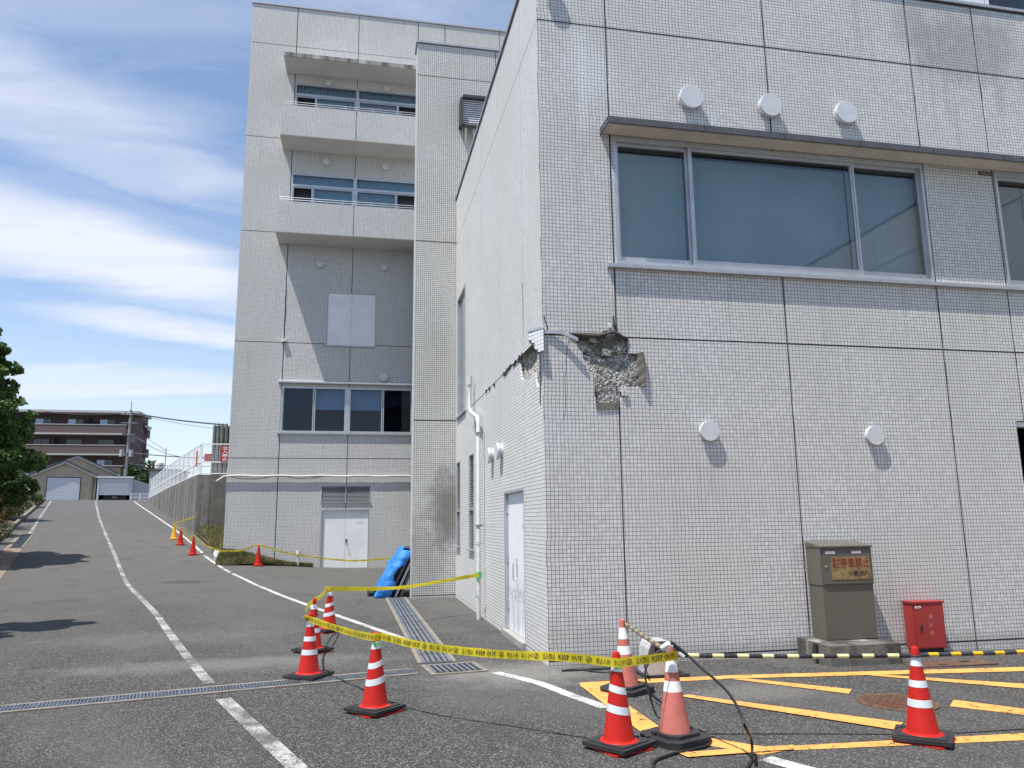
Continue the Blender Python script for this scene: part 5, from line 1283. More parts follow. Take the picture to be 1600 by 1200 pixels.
# ------------------------------------------------------------------ trees and shrubs
def leaf_cloud(name, centers, n, size, mat, parent=None, seed=1, loc=None, droop=0.3):
    """leaf-sized quads spread through clumps; centers = list of (x, y, z, r)"""
    rs = np.random.RandomState(seed); C_ = np.array(centers, float); w = C_[:, 3] ** 2; idx = rs.choice(len(C_), n, p=w / w.sum())
    d = rs.normal(size=(n, 3)); d /= np.linalg.norm(d, axis=1)[:, None]; r = C_[idx, 3] * rs.uniform(.35, 1.0, n) ** .5
    P = C_[idx, :3] + d * r[:, None] * np.array([1, 1, .78])
    P += .09 * size * rs.normal(size=(n, 3))
    a = rs.normal(size=(n, 3)); a /= np.linalg.norm(a, axis=1)[:, None]; b = np.cross(a, rs.normal(size=(n, 3))); b /= np.linalg.norm(b, axis=1)[:, None]
    s = size * rs.uniform(.6, 1.4, n)[:, None]
    V = np.stack([P - a * s, P - b * s * .55, P + a * s, P + b * s * .55], 1).reshape(-1, 3)
    off = np.array(parent.get('_o') if parent else (loc or (0, 0, 0)), float); V = V - off
    me = bpy.data.meshes.new(name); me.vertices.add(n * 4); me.vertices.foreach_set('co', V.ravel()); me.loops.add(n * 4); me.loops.foreach_set('vertex_index', np.arange(n * 4))
    me.polygons.add(n); me.polygons.foreach_set('loop_start', np.arange(n) * 4); me.polygons.foreach_set('loop_total', np.full(n, 4)); me.materials.append(mat); me.update(calc_edges=True); me.validate()
    o = bpy.data.objects.new(name, me); COL.objects.link(o)
    if parent: o.parent = parent
    elif loc is not None: o.location = loc; o['_o'] = tuple(loc)
    return o
def tree(label, s, t, H_, prof, n, size, mat, seed, trunk_h=1.6, group=None, nc=46):
    x, y = xy(s, t); z = gz(x, y); T = thing('tree', label, 'tree', (x, y, z), group); r = random.Random(seed)
    m = MB(); m.tube([(x, y, z - .1), (x + .05, y, z + H_ * .3), (x - .04, y + .05, z + H_ * .6), (x, y, z + H_ * .9)], [.16, .12, .08, .02], 9)
    cs = []
    for i in range(nc):
        f = r.random() ** .8; R = np.interp(f, *zip(*prof)); a = r.random() * 6.283; rr = R * r.uniform(.35, .95)
        c = (x + math.cos(a) * rr, y + math.sin(a) * rr, z + trunk_h + f * (H_ - trunk_h)); cr = r.uniform(.22, .50) * (1 - .3 * f)
        cs.append((*c, cr))
        if i < 16: m.tube([(x, y, c[2] - rr * .7), ((x + c[0]) / 2, (y + c[1]) / 2, c[2] - rr * .25), c], [.05, .035, .01], 5)
    cs.append((x, y, z + H_ - .35, .4)); cs.append((x, y, z + H_ * .6, .7)); cs.append((x, y, z + H_ * .4, .9))
    m.build('trunk', bark, T); leaf_cloud('crown', cs, n, size, mat, T, seed); return T
PR = [(0, 1.6), (.12, 2.2), (.3, 2.5), (.5, 2.2), (.75, 1.45), (1, .4)]
tree('leafy green maple with a conical crown standing at the left edge', 31.2, -4.1, 8.2, PR, 72000, .07, leaf_dark, 5, 1.5, nc=240)
tree('green roadside tree out of frame whose shade falls on the near lane', 15.3, -4.25, 9.6, [(0, 1.0), (.2, 1.5), (.5, 1.7), (.8, 1.4), (1, .4)], 20000, .085, leaf_dark, 11, 1.6)
tree('green roadside tree further up the slope behind the big maple', 47.6, -5.4, 6.6, [(0, 1.2), (.2, 2.1), (.5, 1.9), (.8, 1.0), (1, .2)], 9000, .10, leaf_dark, 12, 1.2)
def shrub(label, s, t, R, h, mat, seed, n=2600, size=.045, group='shrubs along the left kerb', xyz=None):
    x, y = xyz[:2] if xyz else xy(s, t); z = xyz[2] if xyz else gz(x, y) + .1; r = random.Random(seed); T = thing('shrub', label, 'shrub', (x, y, z), group)
    cs = [(x + r.uniform(-.7, .7) * R, y + r.uniform(-.7, .7) * R, z + h * r.uniform(.25, .8), R * r.uniform(.3, .5)) for _ in range(12)]
    m = MB()
    for c in cs[:7]: m.tube([(x, y, z - .1), ((x + c[0]) / 2, (y + c[1]) / 2, z + (c[2] - z) * .6), c[:3]], [.02, .014, .006], 4)
    m.build('stem', bark, T); leaf_cloud('foliage', cs, n, size, mat, T, seed)
for i, (lab, s_, t_s, R_, h_, mt) in enumerate((
    ('reddish green shrub nearest the camera on the left kerb', 25.8, -3.75, .9, 1.15, leaf_red), ('low green shrub second from the front on the left kerb', 28.0, -3.95, 1.0, 1.3, leaf_red),
    ('rusty red shrub under the right edge of the maple crown', 30.6, -4.1, 1.1, 1.55, leaf_red), ('spreading olive shrub just behind the maple trunk', 33.6, -4.0, 1.15, 1.6, leaf_red),
    ('rounded olive shrub where the first small grate begins', 36.8, -4.1, 1.2, 1.6, leaf_red), ('mixed red and green shrub halfway up the left kerb', 40.2, -4.15, 1.2, 1.6, leaf_red),
    ('dark green shrub behind the reddish ones on the slope', 43.8, -4.3, 1.25, 1.7, leaf_dark), ('low dark shrub near the top of the left kerb', 47.6, -4.2, 1.1, 1.2, leaf_dark),
    ('wide dark shrub filling the bed behind the maple', 35.0, -6.6, 1.6, 2.4, leaf_dark), ('tall dark shrub mass further left of the maple', 41.5, -6.8, 1.8, 2.6, leaf_dark),
    ('small round clipped dark shrub near the beige garage', 58.0, -3.9, .8, 1.3, leaf_dark), ('dusty green shrub by the garage corner', 53.0, -5.2, 1.3, 1.8, leaf_dark))):
    shrub(lab, s_, t_s, R_, h_, mt, 21 + i, 5200 if s_ < 42 else 3600, .05)
for i, (px, py, Y, R, lab) in enumerate(((222, 738, 95, 2.4, 'dense dark green tree clump beside the apartment block end'), (236, 742, 92, 2.0, 'lighter green bamboo clump left of the small house'))):
    P = at(px, py, Y); shrub(lab, 0, 0, R, R * 1.2, leaf_far, 40 + i, 3500, .16, 'trees beyond the garages', (P.x, P.y, P.z - R * .7))
P = at(30, 760, 80); shrub('dark hedge mass behind the shrubs at the far left', 0, 0, 3.2, 3.5, leaf_far, 51, 4000, .14, 'trees beyond the garages', (P.x, P.y, 3.4))
m = MB(); m.box(-30, -26.2, 70, 70.15, 3.4, 5.2); o = m.build('board_fence', pale_trim, loc=(-28, 70, 3.4)); tag(o, 'pale board fence left of the beige garage', 'fence')

# ------------------------------------------------------------------ cabinets by the front wall
CX0, CX1, CYF, CYB = 5.745, 6.455, 8.87, 9.17
zt = .215
PL = tag((lambda m: (m.add(*[[ (5.52, 8.47, -.1), (6.50, 8.50, -.1), (6.50, 9.19, -.1), (5.52, 9.19, -.1), (5.53, 8.48, .205), (6.49, 8.51, .20), (6.49, 9.19, .20), (5.53, 9.19, .21)], [(3, 2, 1, 0), (4, 5, 6, 7), (0, 1, 5, 4), (1, 2, 6, 5), (2, 3, 7, 6), (3, 0, 4, 7)]]), m.build('concrete_plinth', conc_plinth, loc=(6.0, 8.5, 0)))[1])(MB()), 'mossy dark stained concrete plinth under the brown cabinet', 'plinth')
CB = thing('electrical_cabinet', 'tall brown metal electrical cabinet with peeling yellow sign', 'cabinet', (6.1, 8.87, .21))
m = MB(); m.box(CX0, CX1, CYF, CYB, .212, .865); m.build('lower_body', brown_cab, CB)
m = MB(); m.box(CX0 - .008, CX1 + .008, CYF - .008, CYB, .868, 1.33); m.build('upper_body', brown_cab, CB)
m = MB(); m.add([(CX0 - .015, CYF - .035, 1.332), (CX1 + .015, CYF - .035, 1.332), (CX1 + .015, CYB, 1.332), (CX0 - .015, CYB, 1.332), (CX0 - .015, CYF - .035, 1.35), (CX1 + .015, CYF - .035, 1.35), (CX1 + .015, CYB, 1.40), (CX0 - .015, CYB, 1.40)], [(3, 2, 1, 0), (4, 5, 6, 7), (0, 1, 5, 4), (1, 2, 6, 5), (2, 3, 7, 6), (3, 0, 4, 7)]); m.build('roof_cap', brown_cab, CB)
m = MB(); m.box(CX0 + .02, CX1 - .012, CYF - .020, CYF - .0085, .885, 1.318); dr = m.build('door', brown_cab2, CB)
m = MB(); m.lathe([(.012, 0), (.012, -.012), (0, -.012)], (CX0 + .05, CYF - .020, 1.10), 10, 'y', cap=False); m.build('lock', alu, dr)
def yellow_sign():
    k = NT('peeling_yellow_sign'); k.set(.6); P = k.pos(); n = k.noise(P, 22, 7, .7, .8); n2 = k.noise(k.mapv(P, (60, 60, 12)), 1, 6, .7)
    c = k.mix(k.mr(n, .46, .60), (.30, .205, .07), (.16, .10, .05)); k.color(k.mix(k.mr(n2, .52, .66, 0, .7), c, (.30, .26, .16))); return k.m
yx0, yx1, yz0, yz1 = CX0 + .125, CX1 - .035, .935, 1.215; ysy = CYF - .0205
m = MB(); m.box(yx0, yx1, ysy - .004, ysy, yz0, yz1); ys = m.build('notice_board', yellow_sign(), CB)
faded_red = simple('faded_red_ink', (.20, .02, .02), .6, var=.4, scale=30)
put_text('駐停車禁止', (yx0 + .02, ysy - .0048, 1.075), (1, 0, 0), (0, 0, 1), .125, yx1 - yx0 - .03, 'notice_lettering', faded_red, ys, bold=.004)
put_text('の範囲内', (yx0 + .24, ysy - .0048, .975), (1, 0, 0), (0, 0, 1), .065, .29, 'notice_lettering', ink, ys, bold=.002)
for x, t, w_ in ((CX0 + .06, '引込盤', .10), (CX0 + .43, '動力制御盤', .10)):
    m = MB(); m.box(x, x + .13, CYF - .023, CYF - .0205, 1.255, 1.285); l = m.build('name_plate', sign_white, CB)
    put_marks(len(t), (x + .012, CYF - .0236, 1.262), (1, 0, 0), (0, 0, 1), .016, w_, 'plate_lettering', ink, l)
RX0, RX1, RYF = 7.085, 7.545, 9.0
RB = thing('fire_cabinet', 'low red fire hydrant cabinet standing against the white tiled wall', 'cabinet', (7.3, 9.0, -.04))
m = MB(); m.box(RX0, RX1, RYF, 9.17, .03, .595); m.build('body', red_cab, RB)
m = MB(); m.box(RX0 - .012, RX1 + .012, RYF - .02, 9.18, .597, .618); m.build('lid', red_cab, RB)
m = MB(); m.box(RX0 + .02, RX1 - .02, RYF - .012, RYF - .001, .045, .58); rd = m.build('door', red_cab, RB)
m = MB(); m.box(RX0 + .03, RX1 - .03, RYF + .02, 9.15, -.06, .028); m.build('foot', dark_m, RB)
m = MB(); m.obox((RX0 + .10, RYF - .016, .29), (.012, 0, .0), (0, .004, 0), (.004, 0, .038)); m.build('handle', dark_m, rd)
for i, ch in enumerate('消火栓'): put_text(ch, (RX0 + .22, RYF - .0128, .40 - i * .10), (1, 0, 0), (0, 0, 1), .055, .055, 'cabinet_lettering', simple('faded_pink_ink_%s' % 'abc'[i], (.62, .26, .24), .6), rd)
m = MB(); m.box(RX0 + .03, RX0 + .12, RYF - .0155, RYF - .0125, .535, .56); m.build('name_plate', sign_white, rd)
put_marks(3, (RX0 + .04, RYF - .0162, .540), (1, 0, 0), (0, 0, 1), .014, .07, 'plate_lettering', ink, rd)
# pipe stub at the plinth
m = MB(); m.tube([(5.50, 8.75, .20), (5.49, 8.75, .06)], .03, 8); m.tube([(5.50, 8.75, .09), (5.44, 8.68, .07)], .02, 6); o = m.build('pipe_stub', black_rub, loc=(5.5, 8.75, 0)); tag(o, 'short black pipe stub at the left side of the plinth', 'pipe')

# ------------------------------------------------------------------ cones
def cone_profile(H_=.70): return [(.150, .030), (.150, .052), (.140, .062), (.122, .068), (.116, .085), (.0335, .625), (.033, .66), (.026, .692), (.012, .70), (0, .70)]
def body_r(z): return .116 + (.0335 - .116) * (z - .085) / (.54)
def sqr(m, a, z0, z1, ch=.03, hole=None):
    pts = [(-a, -a + ch), (-a + ch, -a), (a - ch, -a), (a, -a + ch), (a, a - ch), (a - ch, a), (-a + ch, a), (-a, a - ch)]
    loops = [pts]
    if hole: loops.append([(hole * math.cos(2 * math.pi * i / 20), hole * math.sin(2 * math.pi * i / 20)) for i in range(20)])
    m.poly_prism(loops, (z0, z1), lambda u, v, d: (u, v, d))
def band(m, z0, z1, tilt=0, n=36, ph=0):
    V = []
    for k in range(n):
        a = 2 * math.pi * k / n; dz_ = tilt * math.cos(a - ph)
        for z in (z0 + dz_, z1 + dz_):
            r = body_r(z) + .0016; V.append((r * math.cos(a), r * math.sin(a), z))
    m.add(V, [(2 * k, 2 * ((k + 1) % n), 2 * ((k + 1) % n) + 1, 2 * k + 1) for k in range(n)])
def make_cone(name, kind, tilt=0, ph=0, weight=True, bands=True):
    t = thing(name, 'x', 'traffic cone', (0, 0, 0), 'traffic cones')
    body = {'red': red_cone, 'pink': pink_cone, 'yellow': yel_cone}[kind]
    m = MB(); m.lathe(cone_profile() if kind != 'pink' else [(.128, .045), (.118, .085), (.0335, .625), (.033, .67), (.030, .70), (0, .70)], n=40, cap=False); m.build('cone_body', body, t, smooth=True)
    if kind == 'pink':
        m = MB(); sqr(m, .225, .0, .05, .07, .135); m.build('rubber_base', black_rub, t)
        m = MB(); sqr(m, .16, .051, .075, .06, .128); m.build('rubber_collar', black_rub, t)
        for z0, z1 in ((.27 + .10, .45), (.515, .625)):
            m = MB(); band(m, z0, z1); m.build('white_band', band_w, t, smooth=True)
    else:
        m = MB(); sqr(m, .19, .0, .012, .02); sqr(m, .15, .0121, .030, .05); m.build('base_plate', red_base if kind == 'red' else yel_cone, t)
        if weight:
            m = MB(); sqr(m, .205, .022, .050, .012, .128); w = m.build('rubber_weight', black_rub, t); w.rotation_euler = (0, 0, .22); w.location.z = .0
            m = MB(); sqr(m, .17, .0501, .058, .02, .150); w2 = m.build('weight_rim', black_rub, t); w2.rotation_euler = (0, 0, .22)
        if bands:
            for z0, z1 in ((.255, .310), (.40, .450), (.555, .620)):
                m = MB(); band(m, z0, z1, tilt if z1 < .5 else tilt * .3, ph=ph); m.build('reflective_band', band_m, t, smooth=True)
    return t
def place(t, x, y, rz, label, group='traffic cones', lean=(0, 0)):
    t.location = (x, y, gz(x, y) + .002); t.rotation_euler = (lean[0], lean[1], rz); t['label'] = label; t['group'] = group
ca = make_cone('traffic_cone', 'red', .022, .0); place(ca, .21, 7.50, .55, 'red cone with slanted silver bands in front of the cross drain')
cb = make_cone('traffic_cone', 'red', .016, 2.6); place(cb, 2.0, 5.90, .35, 'red cone with silver bands at the front beside the faded pink cone')
cc = make_cone('traffic_cone', 'red'); place(cc, 4.37, 5.57, .62, 'red cone carrying the striped bar on the right yellow hatching')
cd = copy_tree(cc); place(cd, -.48, 9.25, .8, 'red cone standing on the cross drain, front of the left pair')
ce = copy_tree(cc); place(ce, -.53, 11.05, .5, 'red cone hidden right behind the left front cone')
cf = copy_tree(ca); place(cf, -.385, 13.0, .4, 'red banded cone standing on the white edge line')
cp = make_cone('traffic_cone', 'pink'); place(cp, 2.49, 5.98, .35, 'faded pink cone with white bands on black rubber base, nearest', lean=(0, -.015))
cq = copy_tree(cp); place(cq, 2.72, 7.72, .5, 'faded pink cone close to the annex wall behind the tape', lean=(0, -.055))
fg = 'plain cones on the slope'
cr = make_cone('traffic_cone', 'red', weight=False, bands=False); P = onG(403, 884); place(cr, P.x, P.y, .2, 'plain red cone by the grass in front of the tower', fg)
cs = copy_tree(cr); P = onG(301, 867); place(cs, P.x, P.y, .5, 'plain red cone nearest of the row beside the edge line', fg)
ct = copy_tree(cr); P = onG(281.5, 851.5); place(ct, P.x, P.y, .1, 'plain red cone standing just right of the yellow cone', fg)
cy = make_cone('traffic_cone', 'yellow', weight=False, bands=False); P = onG(271.5, 842.5); place(cy, P.x, P.y, .3, 'only yellow cone, at the top of the row on the slope', fg)
def cone_top(t, z=.655): return t.location + Vector((0, 0, z))
# green tape wrapped on two cones
for (t, nm) in ((cb, 'red'), (ca, 'red')):
    m = MB(); band(m, .575, .612); o = m.build('green_tape', green_tape, t)
    for v in o.data.vertices: v.co.x *= 1.03; v.co.y *= 1.03
    keep = [p for p in o.data.polygons if p.center.y < -.02 and p.center.x < .012]
    vs = [tuple(v.co) for v in o.data.vertices]; fs = [tuple(p.vertices) for p in keep]; o.data.clear_geometry(); o.data.from_pydata(vs, [], fs)

# ------------------------------------------------------------------ barrier tape
def catmull(P, n=10):
    P = [Vector(p) for p in P]; out = []
    for i in range(len(P) - 1):
        p0, p1, p2, p3 = P[max(0, i - 1)], P[i], P[i + 1], P[min(len(P) - 1, i + 2)]
        for k in range(n):
            t = k / n; out.append(.5 * ((2 * p1) + (-p0 + p2) * t + (2 * p0 - 5 * p1 + 4 * p2 - p3) * t * t + (-p0 + 3 * p1 - 3 * p2 + p3) * t ** 3))
    return out + [P[-1]]
class Path:
    def __init__(self, pts, tilt=None):
        self.p = pts; self.s = [0]
        for a, b in zip(pts[:-1], pts[1:]): self.s.append(self.s[-1] + (b - a).length)
        self.L = self.s[-1]; self.s_np = np.array(self.s); self.P = np.array([tuple(q) for q in pts]); self.tl = tilt or (lambda s: 0)
    def at(self, s, v, off=0):
        s = min(max(s, 0), self.L); c = Vector([np.interp(s, self.s_np, self.P[:, k]) for k in range(3)])
        e = .03; a = Vector([np.interp(max(0, s - e), self.s_np, self.P[:, k]) for k in range(3)]); b = Vector([np.interp(min(self.L, s + e), self.s_np, self.P[:, k]) for k in range(3)])
        d = (b - a).normalized(); side = Vector((d.y, -d.x, 0)).normalized(); up = side.cross(d).normalized()
        if up.z < 0: up = -up
        tl = self.tl(s); up2 = up * math.cos(tl) + side * math.sin(tl); n2 = side * math.cos(tl) - up * math.sin(tl)
        return c + up2 * v + n2 * off
def tape_obj(name, label, path, w, s0, s1, letters, period, group=None, fold=None):
    o0 = path.at(s0, 0); n = max(8, int((s1 - s0) / .04)); m = MB(); V = []
    for i in range(n + 1):
        s = s0 + (s1 - s0) * i / n; wob = .003 * math.sin(s * 9) + .002 * math.sin(s * 23)
        V += [path.at(s, -w / 2, wob), path.at(s, 0, wob * .3), path.at(s, w / 2, -wob)]
    F = []
    for i in range(n): F += [(3 * i, 3 * i + 3, 3 * i + 4, 3 * i + 1), (3 * i + 1, 3 * i + 4, 3 * i + 5, 3 * i + 2)]
    m.add(V, F); t = m.build(name, tape_y, loc=tuple(o0), smooth=True); tag(t, label, 'barrier tape', group)
    if letters:
        tm = MB(); e = s1 - .01
        while e > s0:
            for (v, f, a, b) in REP:
                if e - period + a < s0 + .02: continue
                tm.add([path.at(e - period + x, y, .0045) for x, y in v], f)
            e -= period
        tm.build('lettering', ink, t)
    return t
# one repeat of the printing, laid out on x 0..period, y centred
def layout(h, period):
    rep = []
    def put(txt, x, width, hh, bold=0):
        v, f = text_mesh(txt, 1, 1); x0 = min(p[0] for p in v); x1 = max(p[0] for p in v); y0 = min(p[1] for p in v); y1 = max(p[1] for p in v)
        for bx in ([0] if not bold else [0, bold]):
            rep.append(([(x + bx + (p[0] - x0) / (x1 - x0) * width, ((p[1] - y0) / (y1 - y0) - .5) * hh) for p in v], f, x, x + width))
    def sym(x):
        r = h * .52; n = 20; V = []
        for k in range(n):
            a = 2 * math.pi * k / n; V += [(x + r * math.cos(a), r * math.sin(a)), (x + r * .8 * math.cos(a), r * .8 * math.sin(a))]
        F = [(2 * k, 2 * ((k + 1) % n), 2 * ((k + 1) % n) + 1, 2 * k + 1) for k in range(n)]
        b = len(V); V += [(x - r * .18, -r * .55), (x + r * .12, -r * .55), (x + r * .22, r * .25), (x - r * .12, r * .25)]; F.append((b, b + 1, b + 2, b + 3))
        b = len(V); V += [(x - r * .05, r * .3), (x + r * .22, r * .3), (x + r * .22, r * .58), (x - r * .05, r * .58)]; F.append((b, b + 1, b + 2, b + 3))
        b = len(V); V += [(x - r * .62, -r * .5), (x - r * .5, -r * .62), (x + r * .62, r * .5), (x + r * .5, r * .62)]; F.append((b, b + 1, b + 2, b + 3))
        rep.append((V, F, x - r, x + r))
    k = period / 1.0
    sym(.03 * k); put('禁止入内', .10 * k, .135 * k, h * .92, .0008); put('출입 금지', .275 * k, .135 * k, h * .8); sym(.455 * k); put('立入禁止', .53 * k, .145 * k, h * .95, .0008); put('KEEP OUT', .71 * k, .25 * k, h * .84, .0022)
    return rep
PERIOD = .80
REP = layout(.046, PERIOD)
zA = .655
near = [atX(748, 898, XC - .165), atY(700, 906.5, 14.3), atY(620, 918.5, 13.6), cone_top(cf, .665) + Vector((.03, -.05, 0)), cone_top(cf, .665) + Vector((-.05, -.03, 0)),
        atY(503, 930, 12.0), cone_top(ce, .66) + Vector((-.02, -.05, 0)), atY(479, 951, 10.4), cone_top(cd, .655) + Vector((-.055, .02, 0)), cone_top(cd, .64) + Vector((-.01, -.06, -.0)),
        atY(540, 986, 8.3), cone_top(ca, .66) + Vector((-.04, -.045, 0)), cone_top(ca, .66) + Vector((.05, -.045, 0)), atY(660, 1009, 7.05), atY(770, 1021.5, 6.55), atY(880, 1026.5, 6.08), cone_top(cb, .62) + Vector((-.02, -.062, .005)), cone_top(cb, .62) + Vector((.05, -.055, .005)), cone_top(cp, .64) + Vector((-.03, -.07, 0)), cone_top(cp, .64) + Vector((.03, -.05, 0))]
pth = Path(catmull(near, 10), lambda s: -.55 * (1 - sm(2.2, 3.4, s)))
# printing on the stretch that faces the yard; the back stretch shows the reverse
iA = 9 * 10; sA = pth.s[iA]
tape_obj('barrier_tape', 'yellow KEEP OUT tape strung between the banded cones and the annex downpipe', pth, .068, 0, pth.L, True, PERIOD)
m = MB(); m.tube([atX(748, 898, XC - .11) + Vector((0, 0, -.06)), atX(748, 898, XC - .11) + Vector((0, 0, .05))], .052, 10); o = m.build('tape_knot', green_tape, loc=tuple(atX(748, 898, XC - .11))); tag(o, 'green tape knot holding the yellow tape on the downpipe', 'tape')
W0 = atY(304.5, 808, y0 - .08)
farp = [W0, atY(292, 811.5, (y0 + cy.location.y) / 2), cone_top(cy, .70), cone_top(cy, .69) + Vector((.05, -.3, -.06)), atY(287, 831, 33.6), atY(297, 845, 31.8), cone_top(cs, .70) + Vector((-.15, .1, -.08)), cone_top(cs, .70), atY(318, 850, 30.2), atY(336, 858, 29.2), atY(350, 861, 28.9), atY(380, 859.5, 28.7), cone_top(cr, .70),
        atY(440, 862, 28.4), atY(480, 869, 28.2), atY(520, 874, 27.8), atY(560, 876, 27.0), atY(610, 872, 24)]
pf = Path(catmull(farp, 8)); REP_N = REP
tape_obj('barrier_tape', 'thin yellow tape sagging between the plain cones past the tower door', pf, .055, 0, pf.L, True, PERIOD)

# ------------------------------------------------------------------ striped bars
def stripe_mat(name, a, b, period, axis_vec, org, duty=.5):
    k = NT(name); k.set(.45); P = k.pos(); sub = k.n('ShaderNodeVectorMath', operation='SUBTRACT'); k.L(P, sub.inputs[0]); sub.inputs[1].default_value = org
    dt = k.n('ShaderNodeVectorMath', operation='DOT_PRODUCT'); k.L(sub.outputs[0], dt.inputs[0]); dt.inputs[1].default_value = axis_vec
    f = k.math('FRACT', k.math('DIVIDE', dt.outputs['Value'], period)); m_ = k.mr(f, duty - .005, duty + .005)
    wn_ = k.noise(P, 25, 5, .7); ca_ = k.mix(k.mr(wn_, .5, .75, 0, .6), a, tuple(min(1, x * 1.25 + .1) for x in a))
    k.color(k.mix(m_, ca_, b)); return k.m
def cone_bar(label, A, B, a, b, period, duty, r=.017, rings=True):
    A, B = Vector(A), Vector(B); d = (B - A).normalized(); t = thing('cone_bar', label, 'barrier bar', A, 'striped cone bars')
    m = MB(); m.tube([A + d * .04, A.lerp(B, .5) - Vector((0, 0, .006)), B - d * .04], r, 12); m.build('striped_tube', stripe_mat('bar_stripes', a, b, period, tuple(d), tuple(A), duty), t, smooth=True)
    if rings:
        for e in (A, B):
            m = MB(); n = 20; R = .045; m.tube([e + Vector((R * math.cos(2 * math.pi * i / n), R * math.sin(2 * math.pi * i / n), 0)) for i in range(n + 1)], .007, 6, cap=False); m.build('end_ring', black_rub, t, smooth=True)
    return t
cone_bar('black and faded cream striped bar between the pink cone and the right red cone', cone_top(cp, .632) + Vector((.02, 0, 0)), cone_top(cc, .628), (.018, .018, .02), (.66, .58, .30), .197, .54)
E2 = atZ(1690, 1014.5, .60)
cone_bar('black and bright yellow striped bar leaving the frame on the right', cone_top(cc, .632), tuple(E2), (.035, .038, .045), (.72, .42, .02), .205, .56)
cone_bar('muddy striped bar sloping between the two pink cones', cone_top(cq, .66), cone_top(cp, .645), (.10, .095, .085), (.30, .25, .12), .20, .55, .019)
# the cone that carries the far end of the bar, just outside the frame
cg = copy_tree(cc); place(cg, E2.x, E2.y, .2, 'red cone just beyond the right picture edge holding the bar end')

# ------------------------------------------------------------------ cable with connector over the pink cone
tp = cone_top(cp, .66)
HC = thing('power_cable_with_plug', 'thick black cable with a grey plug hung over the nearest pink cone', 'cable', tp)
D5 = lambda px, py, Y: atY(px, py, Y)
c1 = [D5(1075, 1024, 5.90), D5(1095, 1043, 5.75), D5(1120, 1064, 5.6), D5(1140, 1085, 5.45), D5(1155, 1110, 5.3), D5(1164, 1135, 5.2), D5(1171, 1163, 5.12)]
g1 = [onG(1175, 1178, .015), onG(1172, 1192, .015), onG(1158, 1206, .015), onG(1110, 1222, .015), onG(1060, 1222, .015), onG(1028, 1206, .015), onG(1022, 1190, .015), onG(1050, 1178, .015), onG(1082, 1171, .015), onG(1106, 1164, .015), onG(1109, 1153, .015), onG(1098, 1144, .02), onG(1078, 1137, .03)]
c1[-1] = g1[0] + Vector((0, 0, .10))
m = MB(); m.tube(catmull(c1 + g1, 5), .0105, 7); m.build('cable', cable_m, HC, smooth=True)
m = MB(); m.tube([D5(1048, 1003.5, 5.86), D5(1062, 1015, 5.86)], .016, 10); m.tube([D5(1058, 1012, 5.86), D5(1073, 1024, 5.86)], [.020, .016], 10); m.build('plug', black_rub, HC, smooth=True)
m = MB(); m.tube([D5(1060, 1020.5, 5.85), D5(1069, 1027, 5.83)], .017, 10); m.build('plug_ring', grey_box, HC, smooth=True)
m = MB(); m.tube([D5(1033, 1013, 5.9), D5(1044, 1006, 5.88), D5(1052, 1009, 5.86)], [.018, .022, .018], 10); m.tube([D5(1036, 1008, 5.9), D5(1045, 1018, 5.9)], .014, 8); m.build('clamp', white_pl, HC, smooth=True)
# thinner lead down the back of the cone
c2 = [D5(1034, 1015, 6.1), D5(1018, 1028, 6.3), D5(1008, 1050, 6.6), D5(1010, 1068, 6.8), onG(1016, 1088, .012), onG(1028, 1098, .012), onG(1045, 1108, .012), onG(1068, 1120, .012)]
m = MB(); m.tube(catmull(c2, 6), .010, 6); m.build('lead', dk_grey, HC, smooth=True)
c3 = [onG(878, 1048, .012), onG(905, 1046, .012), onG(930, 1049, .012), onG(955, 1050.5, .012), onG(985, 1049, .012), onG(1004, 1045, .012), D5(1008, 1038, 8.1)]
m = MB(); m.tube(catmull(c3, 6), .012, 6); o = m.build('ground_cable', cable_m, loc=tuple(c3[0]), smooth=True); tag(o, 'black cable lying along the foot of the annex wall', 'cable')
c4 = [cone_top(cf, .0) + Vector((.2, -.1, .02)), onG(520, 992, .01), onG(509, 1010, .01), onG(505, 1035, .01), onG(508, 1052, .01), onG(515, 1062, .01)]
m = MB(); m.tube(catmull(c4, 6), .006, 5); o = m.build('thin_cord', cable_m, loc=tuple(c4[0]), smooth=True); tag(o, 'thin dark cord lying on the asphalt between the left cones', 'cord')
# grey plastic box on a black foot behind the cones
GB = thing('grey_plastic_box', 'grey moulded plastic box with dark top on a black foot by the wall', 'plastic box', (3.35, 8.4, 0))
pro = [(-.175, .03), (.175, .03), (.150, .30), (.125, .355), (.09, .375), (-.09, .375), (-.125, .355), (-.150, .30)]
m = MB(); m.add([(3.34 + a, 8.28, b) for a, b in pro] + [(3.34 + a * .95, 8.60, b) for a, b in pro], [tuple(range(8)), tuple(range(15, 7, -1))] + [(i, (i + 1) % 8, 8 + (i + 1) % 8, 8 + i) for i in range(8)]); m.build('shell', grey_box, GB)
pro2 = [(-.168, .13), (.168, .13), (.150, .29), (.118, .345), (-.118, .345), (-.150, .29)]
m = MB(); m.poly_prism([[(-.17, .25), (.17, .25), (.152, .305), (.128, .360), (.09, .382), (-.09, .382), (-.128, .360), (-.152, .305)], [(-.10, .27), (-.09, .335), (.09, .335), (.10, .27)]], (8.262, 8.279), lambda u, v, d: (3.34 + u, d, v)); m.build('dark_rim', dk_grey, GB)
m = MB(); m.box(3.24, 3.44, 8.272, 8.2795, .27, .335); m.build('opening', dark_m, GB)
m = MB(); m.box(3.13, 3.64, 8.26, 8.62, 0, .028); m.build('foot', black_rub, GB)

